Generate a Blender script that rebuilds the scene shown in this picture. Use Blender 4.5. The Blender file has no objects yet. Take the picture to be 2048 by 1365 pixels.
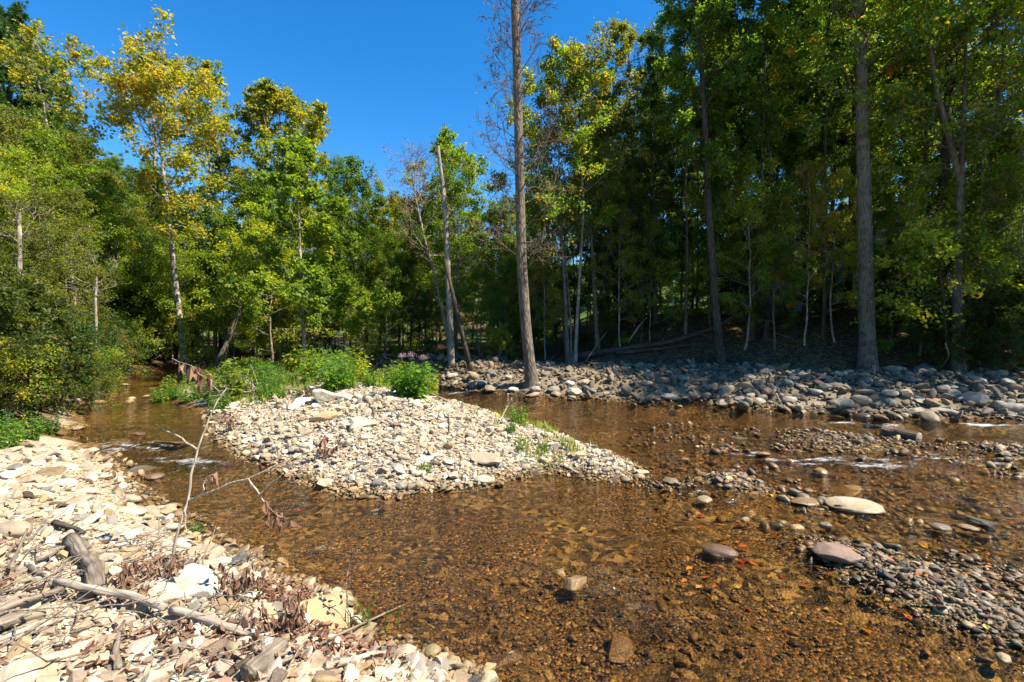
import bpy, bmesh, math, random
import numpy as np
from mathutils import Vector, noise as mnoise

random.seed(11)
RNG = np.random.default_rng(11)
SC = bpy.context.scene
COL = SC.collection

# ------------------------------------------------------------------ camera
CAM_H = 2.2
F = 967.0
PITCH = math.atan((682.5 - 650.0) / F)
CP, SP = math.cos(PITCH), math.sin(PITCH)

def ray(px, py):
    a, b = (px - 1024.0) / F, -(py - 682.5) / F
    return np.array([a, CP + b * SP, -SP + b * CP])

def at(px, py, z=0.0):
    d = ray(px, py); t = (z - CAM_H) / d[2]
    return np.array([0, 0, CAM_H]) + d * t

def at_y(px, py, Y):
    d = ray(px, py); t = Y / d[1]
    return np.array([0, 0, CAM_H]) + d * t

# ------------------------------------------------------------------ terrain height
def poly(pts, extra=()):
    return np.array([at(*p)[:2] for p in pts] + [np.array(e, float) for e in extra])

ISLAND = np.vstack([poly([(405, 845), (430, 880), (480, 915), (560, 950), (640, 972), (700, 990), (800, 990), (880, 981), (960, 976),
        (1040, 956), (1090, 948), (1160, 952), (1230, 962), (1290, 952), (1240, 918), (1150, 884), (1050, 850), (980, 826), (920, 802), (866, 784)]),
        np.array([[-5.0, 19.0], [-8.5, 22.0], [-12.0, 26.0], [-16.5, 25.0], [-13.6, 19.3], [-11.3, 15.4], [-9.6, 13.4], [-7.9, 12.3]])])
LEFT = np.vstack([poly([(340, 737), (270, 746), (212, 772), (165, 800), (180, 850), (120, 872), (200, 890), (250, 925), (290, 965), (330, 1012), (400, 1042),
        (432, 1078), (500, 1112), (560, 1142), (690, 1196), (735, 1262), (820, 1292), (900, 1322), (965, 1365)]),
        np.array([[0.25, 2.3], [0.9, 0.6], [1.4, -4], [1.4, -60], [-90, -60], [-90, 70], [-17.0, 70], [-17.0, 27]])])
RIGHT = np.vstack([np.array([[-11, 25.5], [-7.5, 21.5]]), poly([(870, 772), (950, 782), (1060, 794), (1150, 800), (1300, 808), (1375, 803), (1400, 800), (1440, 812), (1500, 817), (1600, 823), (1700, 832),
        (1850, 838), (2048, 838), (2300, 840), (2700, 846)]), np.array([[60, 6], [120, -40], [120, 160], [-80, 160], [-80, 60], [-20, 30]])])

def sdf(P, X, Y):
    """signed distance to a polygon, positive inside"""
    d2 = np.full(X.shape, 1e9); ins = np.zeros(X.shape, bool)
    n = len(P)
    for i in range(n):
        ax, ay = P[i]; bx, by = P[(i + 1) % n]
        ex, ey = bx - ax, by - ay
        wx, wy = X - ax, Y - ay
        t = np.clip((wx * ex + wy * ey) / (ex * ex + ey * ey + 1e-9), 0, 1)
        d2 = np.minimum(d2, (wx - t * ex) ** 2 + (wy - t * ey) ** 2)
        c = ((ay > Y) != (by > Y)) & (X < (bx - ax) * (Y - ay) / ((by - ay) if abs(by - ay) > 1e-9 else 1e-9) + ax)
        ins ^= c
    d = np.sqrt(d2)
    return np.where(ins, d, -d)

def _hash(i, j, s):
    h = np.sin(i * 127.1 + j * 311.7 + s * 74.7) * 43758.5453
    return h - np.floor(h)

def vnoise(X, Y, s=0):
    i, j = np.floor(X), np.floor(Y); f, g = X - i, Y - j
    f = f * f * (3 - 2 * f); g = g * g * (3 - 2 * g)
    a = _hash(i, j, s); b = _hash(i + 1, j, s); c = _hash(i, j + 1, s); d = _hash(i + 1, j + 1, s)
    return (a * (1 - f) + b * f) * (1 - g) + (c * (1 - f) + d * f) * g - 0.5

def sst(a, b, x):
    t = np.clip((x - a) / (b - a), 0, 1)
    return t * t * (3 - 2 * t)

SHOALS = [(at(1850, 1185)[:2], 0.6, 0.125), (at(1985, 1150)[:2], 0.55, 0.105), (at(1450, 966)[:2], 0.36, 0.15), (at(1700, 872)[:2], 1.3, 0.075), (at(1640, 890)[:2], 0.9, 0.06),
          (at(1700, 1110)[:2], 0.5, 0.16), (at(1330, 975)[:2], 0.4, 0.09), (at(2000, 1260)[:2], 0.4, 0.10), (at(2030, 900)[:2], 0.8, 0.08), (at(230, 880)[:2], 0.8, 0.08)]

def H(X, Y, full=False):
    X = np.asarray(X, float); Y = np.asarray(Y, float)
    si, sl, sr = sdf(ISLAND, X, Y), sdf(LEFT, X, Y), sdf(RIGHT, X, Y)
    wob = 0.30 * vnoise(X * 1.7, Y * 1.7, 1) + 0.14 * vnoise(X * 5, Y * 5, 2)
    si = si + wob * 0.5; sl = sl + wob * 0.45; sr = sr + wob
    bed = -0.105 + 0.08 * vnoise(X * 0.8, Y * 0.8, 3) + 0.05 * vnoise(X * 3, Y * 3, 4)
    chan = np.exp(-((sr + 1.2) / 1.0) ** 2)
    bed = bed - 0.22 * chan
    for (c, r, a) in SHOALS:
        bed = bed + a * np.exp(-((X - c[0]) ** 2 + (Y - c[1]) ** 2) / (r * r))
    bed = bed + 0.05 * sst(2.2, 3.4, X) * sst(4.6, 5.6, Y) * sst(-1.2, -2.4, sr)
    edge = np.maximum(np.maximum(si, sl), sr)
    bed = bed * np.clip(-edge / 0.5, 0.12, 1)
    isl = 0.235 * np.minimum(si, 2.6) + 0.10 * np.minimum(si, 0.5)
    isl = isl - 0.10 * sst(12, 16, Y) + 0.05 * vnoise(X * 2.3, Y * 2.3, 5)
    lb = 0.30 * sst(0, 1.0, sl) + 0.16 * sst(0.6, 2.5, sl) + 0.08 * vnoise(X * 2.1, Y * 2.1, 6)
    farl = sst(-7.5, -11, X) * sst(7, 10, Y)
    lb = lb + farl * (0.35 * sst(0.2, 3, sl) + 0.13 * np.maximum(sl - 2.5, 0))
    hill = sst(1.0, 8.0, X)
    rb = 0.46 * sst(0, 1.6, sr) + 0.20 * sst(1.2, 3.2, sr) + 0.10 * vnoise(X * 1.3, Y * 1.3, 7)
    rb = rb + hill * np.minimum(0.36 * np.maximum(sr - 4.6, 0), 2.0 + 0.05 * np.maximum(sr - 10, 0)) + 0.03 * np.maximum(sr - 6, 0) * (1 - hill)
    ed = sst(13, 20, X) * sst(2.0, 6, sr) * 0.9
    rb = rb + ed
    back = 0.16 * np.maximum(np.hypot(X, Y) - 42, 0) * (Y > 0)
    rb = rb + back; lb = lb + back * sst(8, 20, Y)
    z = np.where(si > 0, isl, bed)
    z = np.where(sl > 0, np.maximum(lb, np.where(si > 0, isl, -9)), z)
    z = np.where(sr > 0, np.maximum(rb, np.where(si > 0, isl, -9)), z)
    z = z + 0.012 * vnoise(X * 11, Y * 11, 8)
    if full:
        return z, si, sl, sr
    return z

def H1(x, y):
    return float(H(np.array([x]), np.array([y]))[0])

_T = np.concatenate([np.linspace(1.2, 12, 500), np.linspace(12.03, 60, 900)])
def hit(px, py):
    """first point of the terrain (or water) along a pixel's ray"""
    d = ray(px, py); d = d / d[1]
    p = np.array([0, 0, CAM_H])[None] + d[None] * _T[:, None]
    h = H(p[:, 0], p[:, 1])
    k = np.nonzero(p[:, 2] < h)[0]
    i = k[0] if len(k) else len(_T) - 1
    return p[i]

# ------------------------------------------------------------------ mesh helpers
def mesh_np(name, V, faces, mats, attrs=None, smooth=True, colors=None):
    me = bpy.data.meshes.new(name)
    V = np.asarray(V, np.float32)
    faces = [np.asarray(f, np.int32) for f in (faces if isinstance(faces, list) else [faces]) if len(f)]
    me.vertices.add(len(V)); me.vertices.foreach_set('co', V.ravel())
    li = np.concatenate([f.ravel() for f in faces])
    tot = np.concatenate([np.full(len(f), f.shape[1], np.int32) for f in faces])
    me.loops.add(len(li)); me.loops.foreach_set('vertex_index', li)
    me.polygons.add(len(tot))
    st = np.concatenate([[0], np.cumsum(tot)[:-1]]).astype(np.int32)
    me.polygons.foreach_set('loop_start', st)
    me.update(calc_edges=True)
    me.polygons.foreach_set('use_smooth', np.full(len(tot), smooth, bool) if isinstance(smooth, bool) else smooth)
    for k, a in (attrs or {}).items():
        at_ = me.attributes.new(k, 'FLOAT', 'POINT'); at_.data.foreach_set('value', np.asarray(a, np.float32))
    for k, a in (colors or {}).items():
        at_ = me.attributes.new(k, 'FLOAT_COLOR', 'POINT')
        c = np.ones((len(V), 4), np.float32); c[:, :3] = a
        at_.data.foreach_set('color', c.ravel())
    for m in (mats if isinstance(mats, (list, tuple)) else [mats]):
        me.materials.append(m)
    me.update()
    return me

def link(name, me, parent=None, loc=None, rot=None, scale=None):
    o = bpy.data.objects.new(name, me); COL.objects.link(o)
    if parent is not None: o.parent = parent
    if loc is not None: o.location = loc
    if rot is not None: o.rotation_euler = rot
    if scale is not None: o.scale = scale
    return o

def tag(o, label=None, cat=None, group=None, kind=None):
    if label: o['label'] = label
    if cat: o['category'] = cat
    if group: o['group'] = group
    if kind: o['kind'] = kind
    return o

def empty(name, loc, label, cat, group=None, rz=0.0, scale=1.0):
    o = link(name, None, None, loc, (0, 0, rz), (scale,) * 3)
    o.empty_display_size = 0.2
    return tag(o, label, cat, group)

class Tubes:
    """gathers tapering tubes into one mesh"""
    def __init__(self): self.V = []; self.Q = []; self.caps = []; self.n = 0
    def add(self, P, R, sides=6, cap=False, rough=0.0, rs=None):
        P = np.asarray(P, float); R = np.asarray(R, float); n = len(P)
        T = np.gradient(P, axis=0); T /= (np.linalg.norm(T, axis=1, keepdims=True) + 1e-9)
        a = np.array([0.0, 0, 1]) if abs(T[0][2]) < 0.8 else np.array([1.0, 0, 0])
        u = np.cross(T[0], a); u /= np.linalg.norm(u)
        ang = np.arange(sides) * 2 * math.pi / sides; ca, sa = np.cos(ang)[:, None], np.sin(ang)[:, None]
        for i in range(n):
            u = u - T[i] * np.dot(u, T[i]); u /= (np.linalg.norm(u) + 1e-9)
            v = np.cross(T[i], u)
            rr = R[i] * (np.ones((sides, 1)) if not rough else 1 + rough * (rs.random((sides, 1)) - 0.5) * 2)
            self.V.append(P[i] + rr * (ca * u + sa * v))
        b = self.n
        k = np.arange(sides); k2 = (k + 1) % sides
        for i in range(n - 1):
            self.Q.append(np.stack([b + i * sides + k, b + i * sides + k2, b + (i + 1) * sides + k2, b + (i + 1) * sides + k], 1))
        if cap:
            self.caps.append(np.array([b + k[::-1]])); self.caps.append(np.array([b + (n - 1) * sides + k]))
        self.n += n * sides
    def mesh(self, name, mat, smooth=True):
        f = [np.concatenate(self.Q)]
        by = {}
        for c in self.caps: by.setdefault(c.shape[1], []).append(c)
        f += [np.concatenate(v) for v in by.values()]
        return mesh_np(name, np.concatenate(self.V), f, mat, smooth=smooth)

def norm(v):
    return v / (np.linalg.norm(v, axis=-1, keepdims=True) + 1e-9)

def leaf_mesh(name, C, D, N, S, tint, mat, width=0.62, fold=0.22, lobes=False):
    """C centres, D directions, N normals, S lengths -> folded leaves"""
    D = norm(D); N = norm(N - D * np.sum(N * D, 1, keepdims=True)); B = np.cross(D, N)
    S = S[:, None]; n = len(C)
    if lobes:   # six-point leaf with shoulders
        pts = [C, C + D * S * 0.35 + B * S * width * 0.55 + N * S * fold * .6, C + D * S * 0.62 + B * S * width * 0.34 + N * S * fold * .4, C + D * S - N * S * 0.12,
               C + D * S * 0.62 - B * S * width * 0.34 + N * S * fold * .4, C + D * S * 0.35 - B * S * width * 0.55 + N * S * fold * .6]
        V = np.stack(pts, 1).reshape(-1, 3); o = np.arange(n)[:, None] * 6
        Fq = np.concatenate([o + np.array([[0, 1, 2, 3]]), o + np.array([[0, 3, 4, 5]])])
        return mesh_np(name, V, Fq, mat, {'tint': np.repeat(tint, 6)}, smooth=False)
    pts = [C, C + D * S * 0.45 + B * S * width * 0.5 + N * S * fold, C + D * S, C + D * S * 0.45 - B * S * width * 0.5 + N * S * fold]
    V = np.stack(pts, 1).reshape(-1, 3); o = np.arange(n)[:, None] * 4
    Ft = np.concatenate([o + np.array([[0, 1, 2]]), o + np.array([[0, 2, 3]])])
    return mesh_np(name, V, Ft, mat, {'tint': np.repeat(tint, 4)}, smooth=False)

# ------------------------------------------------------------------ materials
def mat_new(name):
    m = bpy.data.materials.new(name); m.use_nodes = True
    nt = m.node_tree; nt.nodes.clear()
    out = nt.nodes.new('ShaderNodeOutputMaterial')
    def N(t, **kw):
        n = nt.nodes.new('ShaderNode' + t)
        for k, v in kw.items():
            if k == 'ins':
                for s, val in v.items(): n.inputs[s].default_value = val
            else: setattr(n, k, v)
        return n
    L = lambda a, b: nt.links.new(a, b)
    return m, N, L, out

def ramp(N, stops, interp='LINEAR'):
    r = N('ValToRGB'); cr = r.color_ramp; cr.interpolation = interp
    while len(cr.elements) < len(stops): cr.elements.new(0.5)
    for e, (p, c) in zip(cr.elements, stops): e.position = p; e.color = (*c, 1)
    return r

def m_leaf(name, stops, transl=0.55, gloss=0.014, tcol=(2.0, 1.9, 0.6), var=0.42):
    m, N, L, out = mat_new(name)
    a = N('Attribute', attribute_name='tint'); oi = N('ObjectInfo')
    ad = N('Math', operation='MULTIPLY_ADD'); ad.inputs[1].default_value = var; L(oi.outputs['Random'], ad.inputs[0]); L(a.outputs['Fac'], ad.inputs[2])
    sb = N('Math', operation='SUBTRACT', use_clamp=True); sb.inputs[1].default_value = var / 2; L(ad.outputs[0], sb.inputs[0])
    r = ramp(N, stops); L(sb.outputs[0], r.inputs[0])
    df = N('BsdfDiffuse'); L(r.outputs[0], df.inputs[0])
    mu = N('MixRGB', blend_type='MULTIPLY', ins={0: 1.0, 2: (*tcol, 1)}); L(r.outputs[0], mu.inputs[1])
    tr = N('BsdfTranslucent'); L(mu.outputs[0], tr.inputs[0])
    mx = N('MixShader', ins={0: transl}); L(df.outputs[0], mx.inputs[1]); L(tr.outputs[0], mx.inputs[2])
    gl = N('BsdfGlossy', ins={'Roughness': 0.5, 'Color': (1, 1, 1, 1)})
    m2 = N('MixShader', ins={0: gloss}); L(mx.outputs[0], m2.inputs[1]); L(gl.outputs[0], m2.inputs[2])
    L(m2.outputs[0], out.inputs[0])
    return m

def m_bark(name, dark, light, scale=6.0, stretch=0.18, patch=None, rough=0.9, bump=0.6):
    m, N, L, out = mat_new(name)
    tc = N('TexCoord'); mp = N('Mapping'); mp.inputs['Scale'].default_value = (1, 1, stretch); L(tc.outputs['Object'], mp.inputs[0])
    n1 = N('TexNoise', ins={'Scale': scale * 3, 'Detail': 6.0, 'Roughness': 0.7}); L(mp.outputs[0], n1.inputs[0])
    v = N('TexVoronoi', feature='DISTANCE_TO_EDGE', ins={'Scale': scale * 2.2}); L(mp.outputs[0], v.inputs[0])
    n2 = N('TexNoise', ins={'Scale': 1.3, 'Detail': 4.0}); L(tc.outputs['Object'], n2.inputs[0])
    r = ramp(N, [(0.32, dark), (0.68, light)]); L(n1.outputs[0], r.inputs[0])
    rv = ramp(N, [(0.0, (0.45,) * 3), (0.25, (1,) * 3)]); L(v.outputs[0], rv.inputs[0])
    mu = N('MixRGB', blend_type='MULTIPLY', ins={0: 0.8}); L(r.outputs[0], mu.inputs[1]); L(rv.outputs[0], mu.inputs[2])
    r2 = ramp(N, [(0.35, (0.7, 0.7, 0.66)), (0.7, (1.25, 1.2, 1.12))]); L(n2.outputs[0], r2.inputs[0])
    mu2 = N('MixRGB', blend_type='MULTIPLY', ins={0: 1.0}); L(mu.outputs[0], mu2.inputs[1]); L(r2.outputs[0], mu2.inputs[2])
    col = mu2.outputs[0]
    if patch:
        n3 = N('TexNoise', ins={'Scale': 4.5, 'Detail': 3.0, 'Roughness': 0.6}); L(tc.outputs['Object'], n3.inputs[0])
        r3 = ramp(N, [(0.5, (0, 0, 0)), (0.56, (1, 1, 1))]); L(n3.outputs[0], r3.inputs[0])
        mp3 = N('MixRGB', ins={2: (*patch, 1)}); L(r3.outputs[0], mp3.inputs[0]); L(col, mp3.inputs[1]); col = mp3.outputs[0]
    b = N('BsdfPrincipled', ins={'Roughness': rough}); b.inputs['Specular IOR Level'].default_value = 0.2
    L(col, b.inputs['Base Color'])
    ad = N('Math', operation='MULTIPLY_ADD'); ad.inputs[1].default_value = 0.5; L(n1.outputs[0], ad.inputs[0]); L(rv.outputs[0], ad.inputs[2])
    bp = N('Bump', ins={'Strength': bump, 'Distance': 0.03}); L(ad.outputs[0], bp.inputs['Height']); L(bp.outputs[0], b.inputs['Normal'])
    L(b.outputs[0], out.inputs[0])
    return m

def wet_mix(N, L, col, lo=0.02, hi=0.12):
    """height above the water line -> (colour, roughness) of wet or dry stone"""
    g = N('NewGeometry'); sp = N('SeparateXYZ'); L(g.outputs['Position'], sp.inputs[0])
    nz = N('TexNoise', ins={'Scale': 9.0, 'Detail': 2.0}); L(g.outputs['Position'], nz.inputs[0])
    ma = N('Math', operation='MULTIPLY_ADD'); ma.inputs[1].default_value = -0.06; L(nz.outputs[0], ma.inputs[0]); L(sp.outputs[2], ma.inputs[2])
    mr = N('MapRange', ins={1: lo - 0.03, 2: hi - 0.03, 3: 1.0, 4: 0.0}); L(ma.outputs[0], mr.inputs[0])
    wm = N('MixRGB', blend_type='MULTIPLY', ins={2: (0.56, 0.45, 0.29, 1)}); L(mr.outputs[0], wm.inputs[0]); L(col, wm.inputs[1])
    rr = N('MapRange', ins={1: 0.0, 2: 1.0, 3: 0.85, 4: 0.25}); L(mr.outputs[0], rr.inputs[0])
    return wm.outputs[0], rr.outputs[0], mr.outputs[0]

def m_stone(name, use_object):
    m, N, L, out = mat_new(name)
    if use_object:
        oi = N('ObjectInfo'); base = oi.outputs['Color']
    else:
        a = N('Attribute', attribute_name='stone_colour'); base = a.outputs['Color']
    g = N('NewGeometry')
    n1 = N('TexNoise', ins={'Scale': 9.0, 'Detail': 8.0, 'Roughness': 0.65}); L(g.outputs['Position'], n1.inputs[0])
    r1 = ramp(N, [(0.3, (0.66, 0.62, 0.56)), (0.5, (1, 1, 1)), (0.72, (1.18, 1.15, 1.08))]); L(n1.outputs[0], r1.inputs[0])
    mu = N('MixRGB', blend_type='MULTIPLY', ins={0: 1.0}); L(base, mu.inputs[1]); L(r1.outputs[0], mu.inputs[2])
    n2 = N('TexNoise', ins={'Scale': 85.0, 'Detail': 3.0, 'Roughness': 0.7}); L(g.outputs['Position'], n2.inputs[0])
    r2 = ramp(N, [(0.32, (0.6, 0.56, 0.5)), (0.45, (1, 1, 1))]); L(n2.outputs[0], r2.inputs[0])
    mu2 = N('MixRGB', blend_type='MULTIPLY', ins={0: 0.7}); L(mu.outputs[0], mu2.inputs[1]); L(r2.outputs[0], mu2.inputs[2])
    # iron stain
    n3 = N('TexNoise', ins={'Scale': 3.7, 'Detail': 4.0}); L(g.outputs['Position'], n3.inputs[0])
    r3 = ramp(N, [(0.56, (0, 0, 0)), (0.72, (0.55,) * 3)]); L(n3.outputs[0], r3.inputs[0])
    st = N('MixRGB', blend_type='MULTIPLY', ins={2: (0.95, 0.78, 0.55, 1)}); L(r3.outputs[0], st.inputs[0]); L(mu2.outputs[0], st.inputs[1])
    col, ro, wet = wet_mix(N, L, st.outputs[0])
    b = N('BsdfPrincipled'); L(col, b.inputs['Base Color']); L(ro, b.inputs['Roughness']); b.inputs['Specular IOR Level'].default_value = 0.3
    ad = N('Math', operation='MULTIPLY_ADD'); ad.inputs[1].default_value = 0.25; L(n2.outputs[0], ad.inputs[0]); L(n1.outputs[0], ad.inputs[2])
    bp = N('Bump', ins={'Strength': 0.5, 'Distance': 0.03}); L(ad.outputs[0], bp.inputs['Height']); L(bp.outputs[0], b.inputs['Normal'])
    L(b.outputs[0], out.inputs[0])
    return m

def m_ground():
    m, N, L, out = mat_new('ground')
    g = N('NewGeometry'); fo = N('Attribute', attribute_name='forest')
    # dry sand and grit
    n1 = N('TexNoise', ins={'Scale': 1.4, 'Detail': 6.0}); L(g.outputs['Position'], n1.inputs[0])
    r1 = ramp(N, [(0.3, (0.33, 0.26, 0.17)), (0.55, (0.41, 0.34, 0.24)), (0.75, (0.46, 0.39, 0.29))]); L(n1.outputs[0], r1.inputs[0])
    vo = N('TexVoronoi', ins={'Scale': 46.0, 'Randomness': 1.0}); L(g.outputs['Position'], vo.inputs[0])
    vc = N('SeparateColor'); L(vo.outputs['Color'], vc.inputs[0])
    rv = ramp(N, [(0.0, (0.62, 0.55, 0.45)), (0.5, (1, 1, 1)), (1.0, (1.3, 1.28, 1.2))]); L(vc.outputs[0], rv.inputs[0])
    sd = N('MixRGB', blend_type='MULTIPLY', ins={0: 0.8}); L(r1.outputs[0], sd.inputs[1]); L(rv.outputs[0], sd.inputs[2])
    # bed grit: sand and pebbles
    rb = ramp(N, [(0.0, (0.016, 0.012, 0.007)), (0.3, (0.055, 0.036, 0.016)), (0.55, (0.11, 0.07, 0.03)), (0.8, (0.22, 0.145, 0.06)), (0.93, (0.30, 0.13, 0.03)), (1.0, (0.5, 0.38, 0.2))]); L(vc.outputs[1], rb.inputs[0])
    v2 = N('TexVoronoi', ins={'Scale': 17.0}); L(g.outputs['Position'], v2.inputs[0])
    v2c = N('SeparateColor'); L(v2.outputs['Color'], v2c.inputs[0])
    rb2 = ramp(N, [(0.0, (0.014, 0.011, 0.007)), (0.35, (0.06, 0.04, 0.018)), (0.7, (0.15, 0.098, 0.04)), (1.0, (0.32, 0.22, 0.10))]); L(v2c.outputs[1], rb2.inputs[0])
    n4 = N('TexNoise', ins={'Scale': 1.1, 'Detail': 5.0}); L(g.outputs['Position'], n4.inputs[0])
    r4 = ramp(N, [(0.45, (0, 0, 0)), (0.55, (1, 1, 1))]); L(n4.outputs[0], r4.inputs[0])
    bm = N('MixRGB'); L(r4.outputs[0], bm.inputs[0]); L(rb.outputs[0], bm.inputs[1]); L(rb2.outputs[0], bm.inputs[2])
    n5 = N('TexNoise', ins={'Scale': 0.55, 'Detail': 3.0}); L(g.outputs['Position'], n5.inputs[0])
    r5 = ramp(N, [(0.4, (0.72, 0.66, 0.6)), (0.65, (1.2, 1.12, 1.0))]); L(n5.outputs[0], r5.inputs[0])
    bm2 = N('MixRGB', blend_type='MULTIPLY', ins={0: 1.0}); L(bm.outputs[0], bm2.inputs[1]); L(r5.outputs[0], bm2.inputs[2])
    sp = N('SeparateXYZ'); L(g.outputs['Position'], sp.inputs[0])
    ma = N('Math', operation='MULTIPLY_ADD'); ma.inputs[1].default_value = -0.08; L(n1.outputs[0], ma.inputs[0]); L(sp.outputs[2], ma.inputs[2])
    wr = N('MapRange', ins={1: 0.01, 2: 0.09, 3: 0.0, 4: 1.0}); L(ma.outputs[0], wr.inputs[0])
    mix = N('MixRGB'); L(wr.outputs[0], mix.inputs[0]); L(bm2.outputs[0], mix.inputs[1]); L(sd.outputs[0], mix.inputs[2])
    # forest floor: leaf litter and soil
    nf = N('TexVoronoi', ins={'Scale': 13.0}); L(g.outputs['Position'], nf.inputs[0])
    nfc = N('SeparateColor'); L(nf.outputs['Color'], nfc.inputs[0])
    rf = ramp(N, [(0.0, (0.028, 0.02, 0.012)), (0.5, (0.08, 0.052, 0.026)), (0.85, (0.16, 0.095, 0.045)), (1.0, (0.20, 0.13, 0.05))]); L(nfc.outputs[0], rf.inputs[0])
    gr = N('Attribute', attribute_name='lawn')
    rl = ramp(N, [(0.3, (0.07, 0.11, 0.02)), (0.7, (0.13, 0.18, 0.035))]); L(n1.outputs[0], rl.inputs[0])
    fl = N('MixRGB'); L(gr.outputs['Fac'], fl.inputs[0]); L(rf.outputs[0], fl.inputs[1]); L(rl.outputs[0], fl.inputs[2])
    fm = N('MixRGB'); L(fo.outputs['Fac'], fm.inputs[0]); L(mix.outputs[0], fm.inputs[1]); L(fl.outputs[0], fm.inputs[2])
    b = N('BsdfPrincipled'); L(fm.outputs[0], b.inputs['Base Color']); b.inputs['Specular IOR Level'].default_value = 0.15
    rr = N('MapRange', ins={1: 0.0, 2: 1.0, 3: 0.45, 4: 0.95}); L(wr.outputs[0], rr.inputs[0]); L(rr.outputs[0], b.inputs['Roughness'])
    ad = N('Math', operation='ADD'); L(vo.outputs[0], ad.inputs[0]); L(n1.outputs[0], ad.inputs[1])
    bp = N('Bump', ins={'Strength': 0.7, 'Distance': 0.02}); L(ad.outputs[0], bp.inputs['Height']); bp.invert = True; L(bp.outputs[0], b.inputs['Normal'])
    L(b.outputs[0], out.inputs[0])
    return m

def m_water():
    m, N, L, out = mat_new('water')
    g = N('NewGeometry'); rf = N('Attribute', attribute_name='riffle')
    mp = N('Mapping'); mp.inputs['Rotation'].default_value = (0, 0, math.radians(25)); mp.inputs['Scale'].default_value = (0.8, 2.6, 1.0); L(g.outputs['Position'], mp.inputs[0])
    n1 = N('TexNoise', ins={'Scale': 3.2, 'Detail': 4.0, 'Roughness': 0.55, 'Distortion': 0.4}); L(mp.outputs[0], n1.inputs[0])
    n2 = N('TexNoise', ins={'Scale': 14.0, 'Detail': 4.0, 'Roughness': 0.6, 'Distortion': 0.6}); L(mp.outputs[0], n2.inputs[0])
    ms = N('Math', operation='MULTIPLY_ADD'); ms.inputs[1].default_value = 0.6; L(rf.outputs['Fac'], ms.inputs[0]); ms.inputs[2].default_value = 0.08
    m1 = N('Math', operation='MULTIPLY'); L(n2.outputs[0], m1.inputs[0]); L(ms.outputs[0], m1.inputs[1])
    m2 = N('Math', operation='MULTIPLY_ADD'); m2.inputs[1].default_value = 0.30; L(n1.outputs[0], m2.inputs[0]); L(m1.outputs[0], m2.inputs[2])
    bp = N('Bump', ins={'Strength': 0.55, 'Distance': 0.22}); L(m2.outputs[0], bp.inputs['Height'])
    fr = N('Fresnel', ins={'IOR': 1.33}); L(bp.outputs[0], fr.inputs['Normal'])
    tr = N('BsdfTransparent', ins={'Color': (0.85, 0.755, 0.56, 1)})
    gl = N('BsdfGlossy', ins={'Roughness': 0.04, 'Color': (1, 1, 1, 1)}); L(bp.outputs[0], gl.inputs['Normal'])
    mx = N('MixShader'); L(fr.outputs[0], mx.inputs[0]); L(tr.outputs[0], mx.inputs[1]); L(gl.outputs[0], mx.inputs[2])
    # foam on the riffles
    nf = N('TexNoise', ins={'Scale': 15.0, 'Detail': 8.0, 'Roughness': 0.8, 'Distortion': 1.2}); L(mp.outputs[0], nf.inputs[0])
    mf = N('Math', operation='MULTIPLY_ADD'); mf.inputs[1].default_value = 0.37; L(rf.outputs['Fac'], mf.inputs[0]); L(nf.outputs[0], mf.inputs[2])
    mr = N('MapRange', ins={1: 0.79, 2: 1.03, 3: 0.0, 4: 0.9}); L(mf.outputs[0], mr.inputs[0])
    fo = N('BsdfDiffuse', ins={'Color': (0.72, 0.72, 0.70, 1)})
    m3 = N('MixShader'); L(mr.outputs[0], m3.inputs[0]); L(mx.outputs[0], m3.inputs[1]); L(fo.outputs[0], m3.inputs[2])
    L(m3.outputs[0], out.inputs[0])
    return m

def m_wood(name, dark, light):
    return m_bark(name, dark, light, scale=11.0, stretch=0.07, bump=0.3, rough=0.85)

def m_plain(name, col, rough=0.7):
    m, N, L, out = mat_new(name)
    tc = N('TexCoord'); n = N('TexNoise', ins={'Scale': 5.0, 'Detail': 5.0}); L(tc.outputs['Object'], n.inputs[0])
    r = ramp(N, [(0.3, tuple(c * 0.82 for c in col)), (0.7, tuple(min(1, c * 1.1) for c in col))]); L(n.outputs[0], r.inputs[0])
    b = N('BsdfPrincipled', ins={'Roughness': rough}); L(r.outputs[0], b.inputs['Base Color']); L(b.outputs[0], out.inputs[0])
    return m

M = {}
M['ground'] = m_ground(); M['water'] = m_water()
M['stone'] = m_stone('stone', True); M['stones'] = m_stone('stones', False)
M['green'] = m_leaf('leaf_green', [(0.0, (0.047, 0.091, 0.015)), (0.4, (0.109, 0.190, 0.020)), (0.75, (0.184, 0.270, 0.026)), (0.93, (0.325, 0.346, 0.028)), (1.0, (0.561, 0.324, 0.036))])
M['dark'] = m_leaf('leaf_dark', [(0.0, (0.022, 0.055, 0.012)), (0.5, (0.052, 0.106, 0.015)), (0.85, (0.098, 0.163, 0.019)), (1.0, (0.245, 0.206, 0.023))], gloss=0.02)
M['yellow'] = m_leaf('leaf_yellow', [(0.0, (0.071, 0.124, 0.016)), (0.35, (0.179, 0.212, 0.024)), (0.65, (0.333, 0.292, 0.030)), (0.88, (0.428, 0.321, 0.034)), (1.0, (0.356, 0.175, 0.027))])
M['lime'] = m_leaf('leaf_lime', [(0.0, (0.093, 0.156, 0.015)), (0.45, (0.206, 0.282, 0.022)), (0.8, (0.371, 0.391, 0.026)), (1.0, (0.617, 0.430, 0.036))])
M['olive'] = m_leaf('leaf_olive', [(0.0, (0.069, 0.096, 0.016)), (0.5, (0.167, 0.183, 0.026)), (0.85, (0.295, 0.256, 0.027)), (1.0, (0.431, 0.235, 0.035))])
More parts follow.
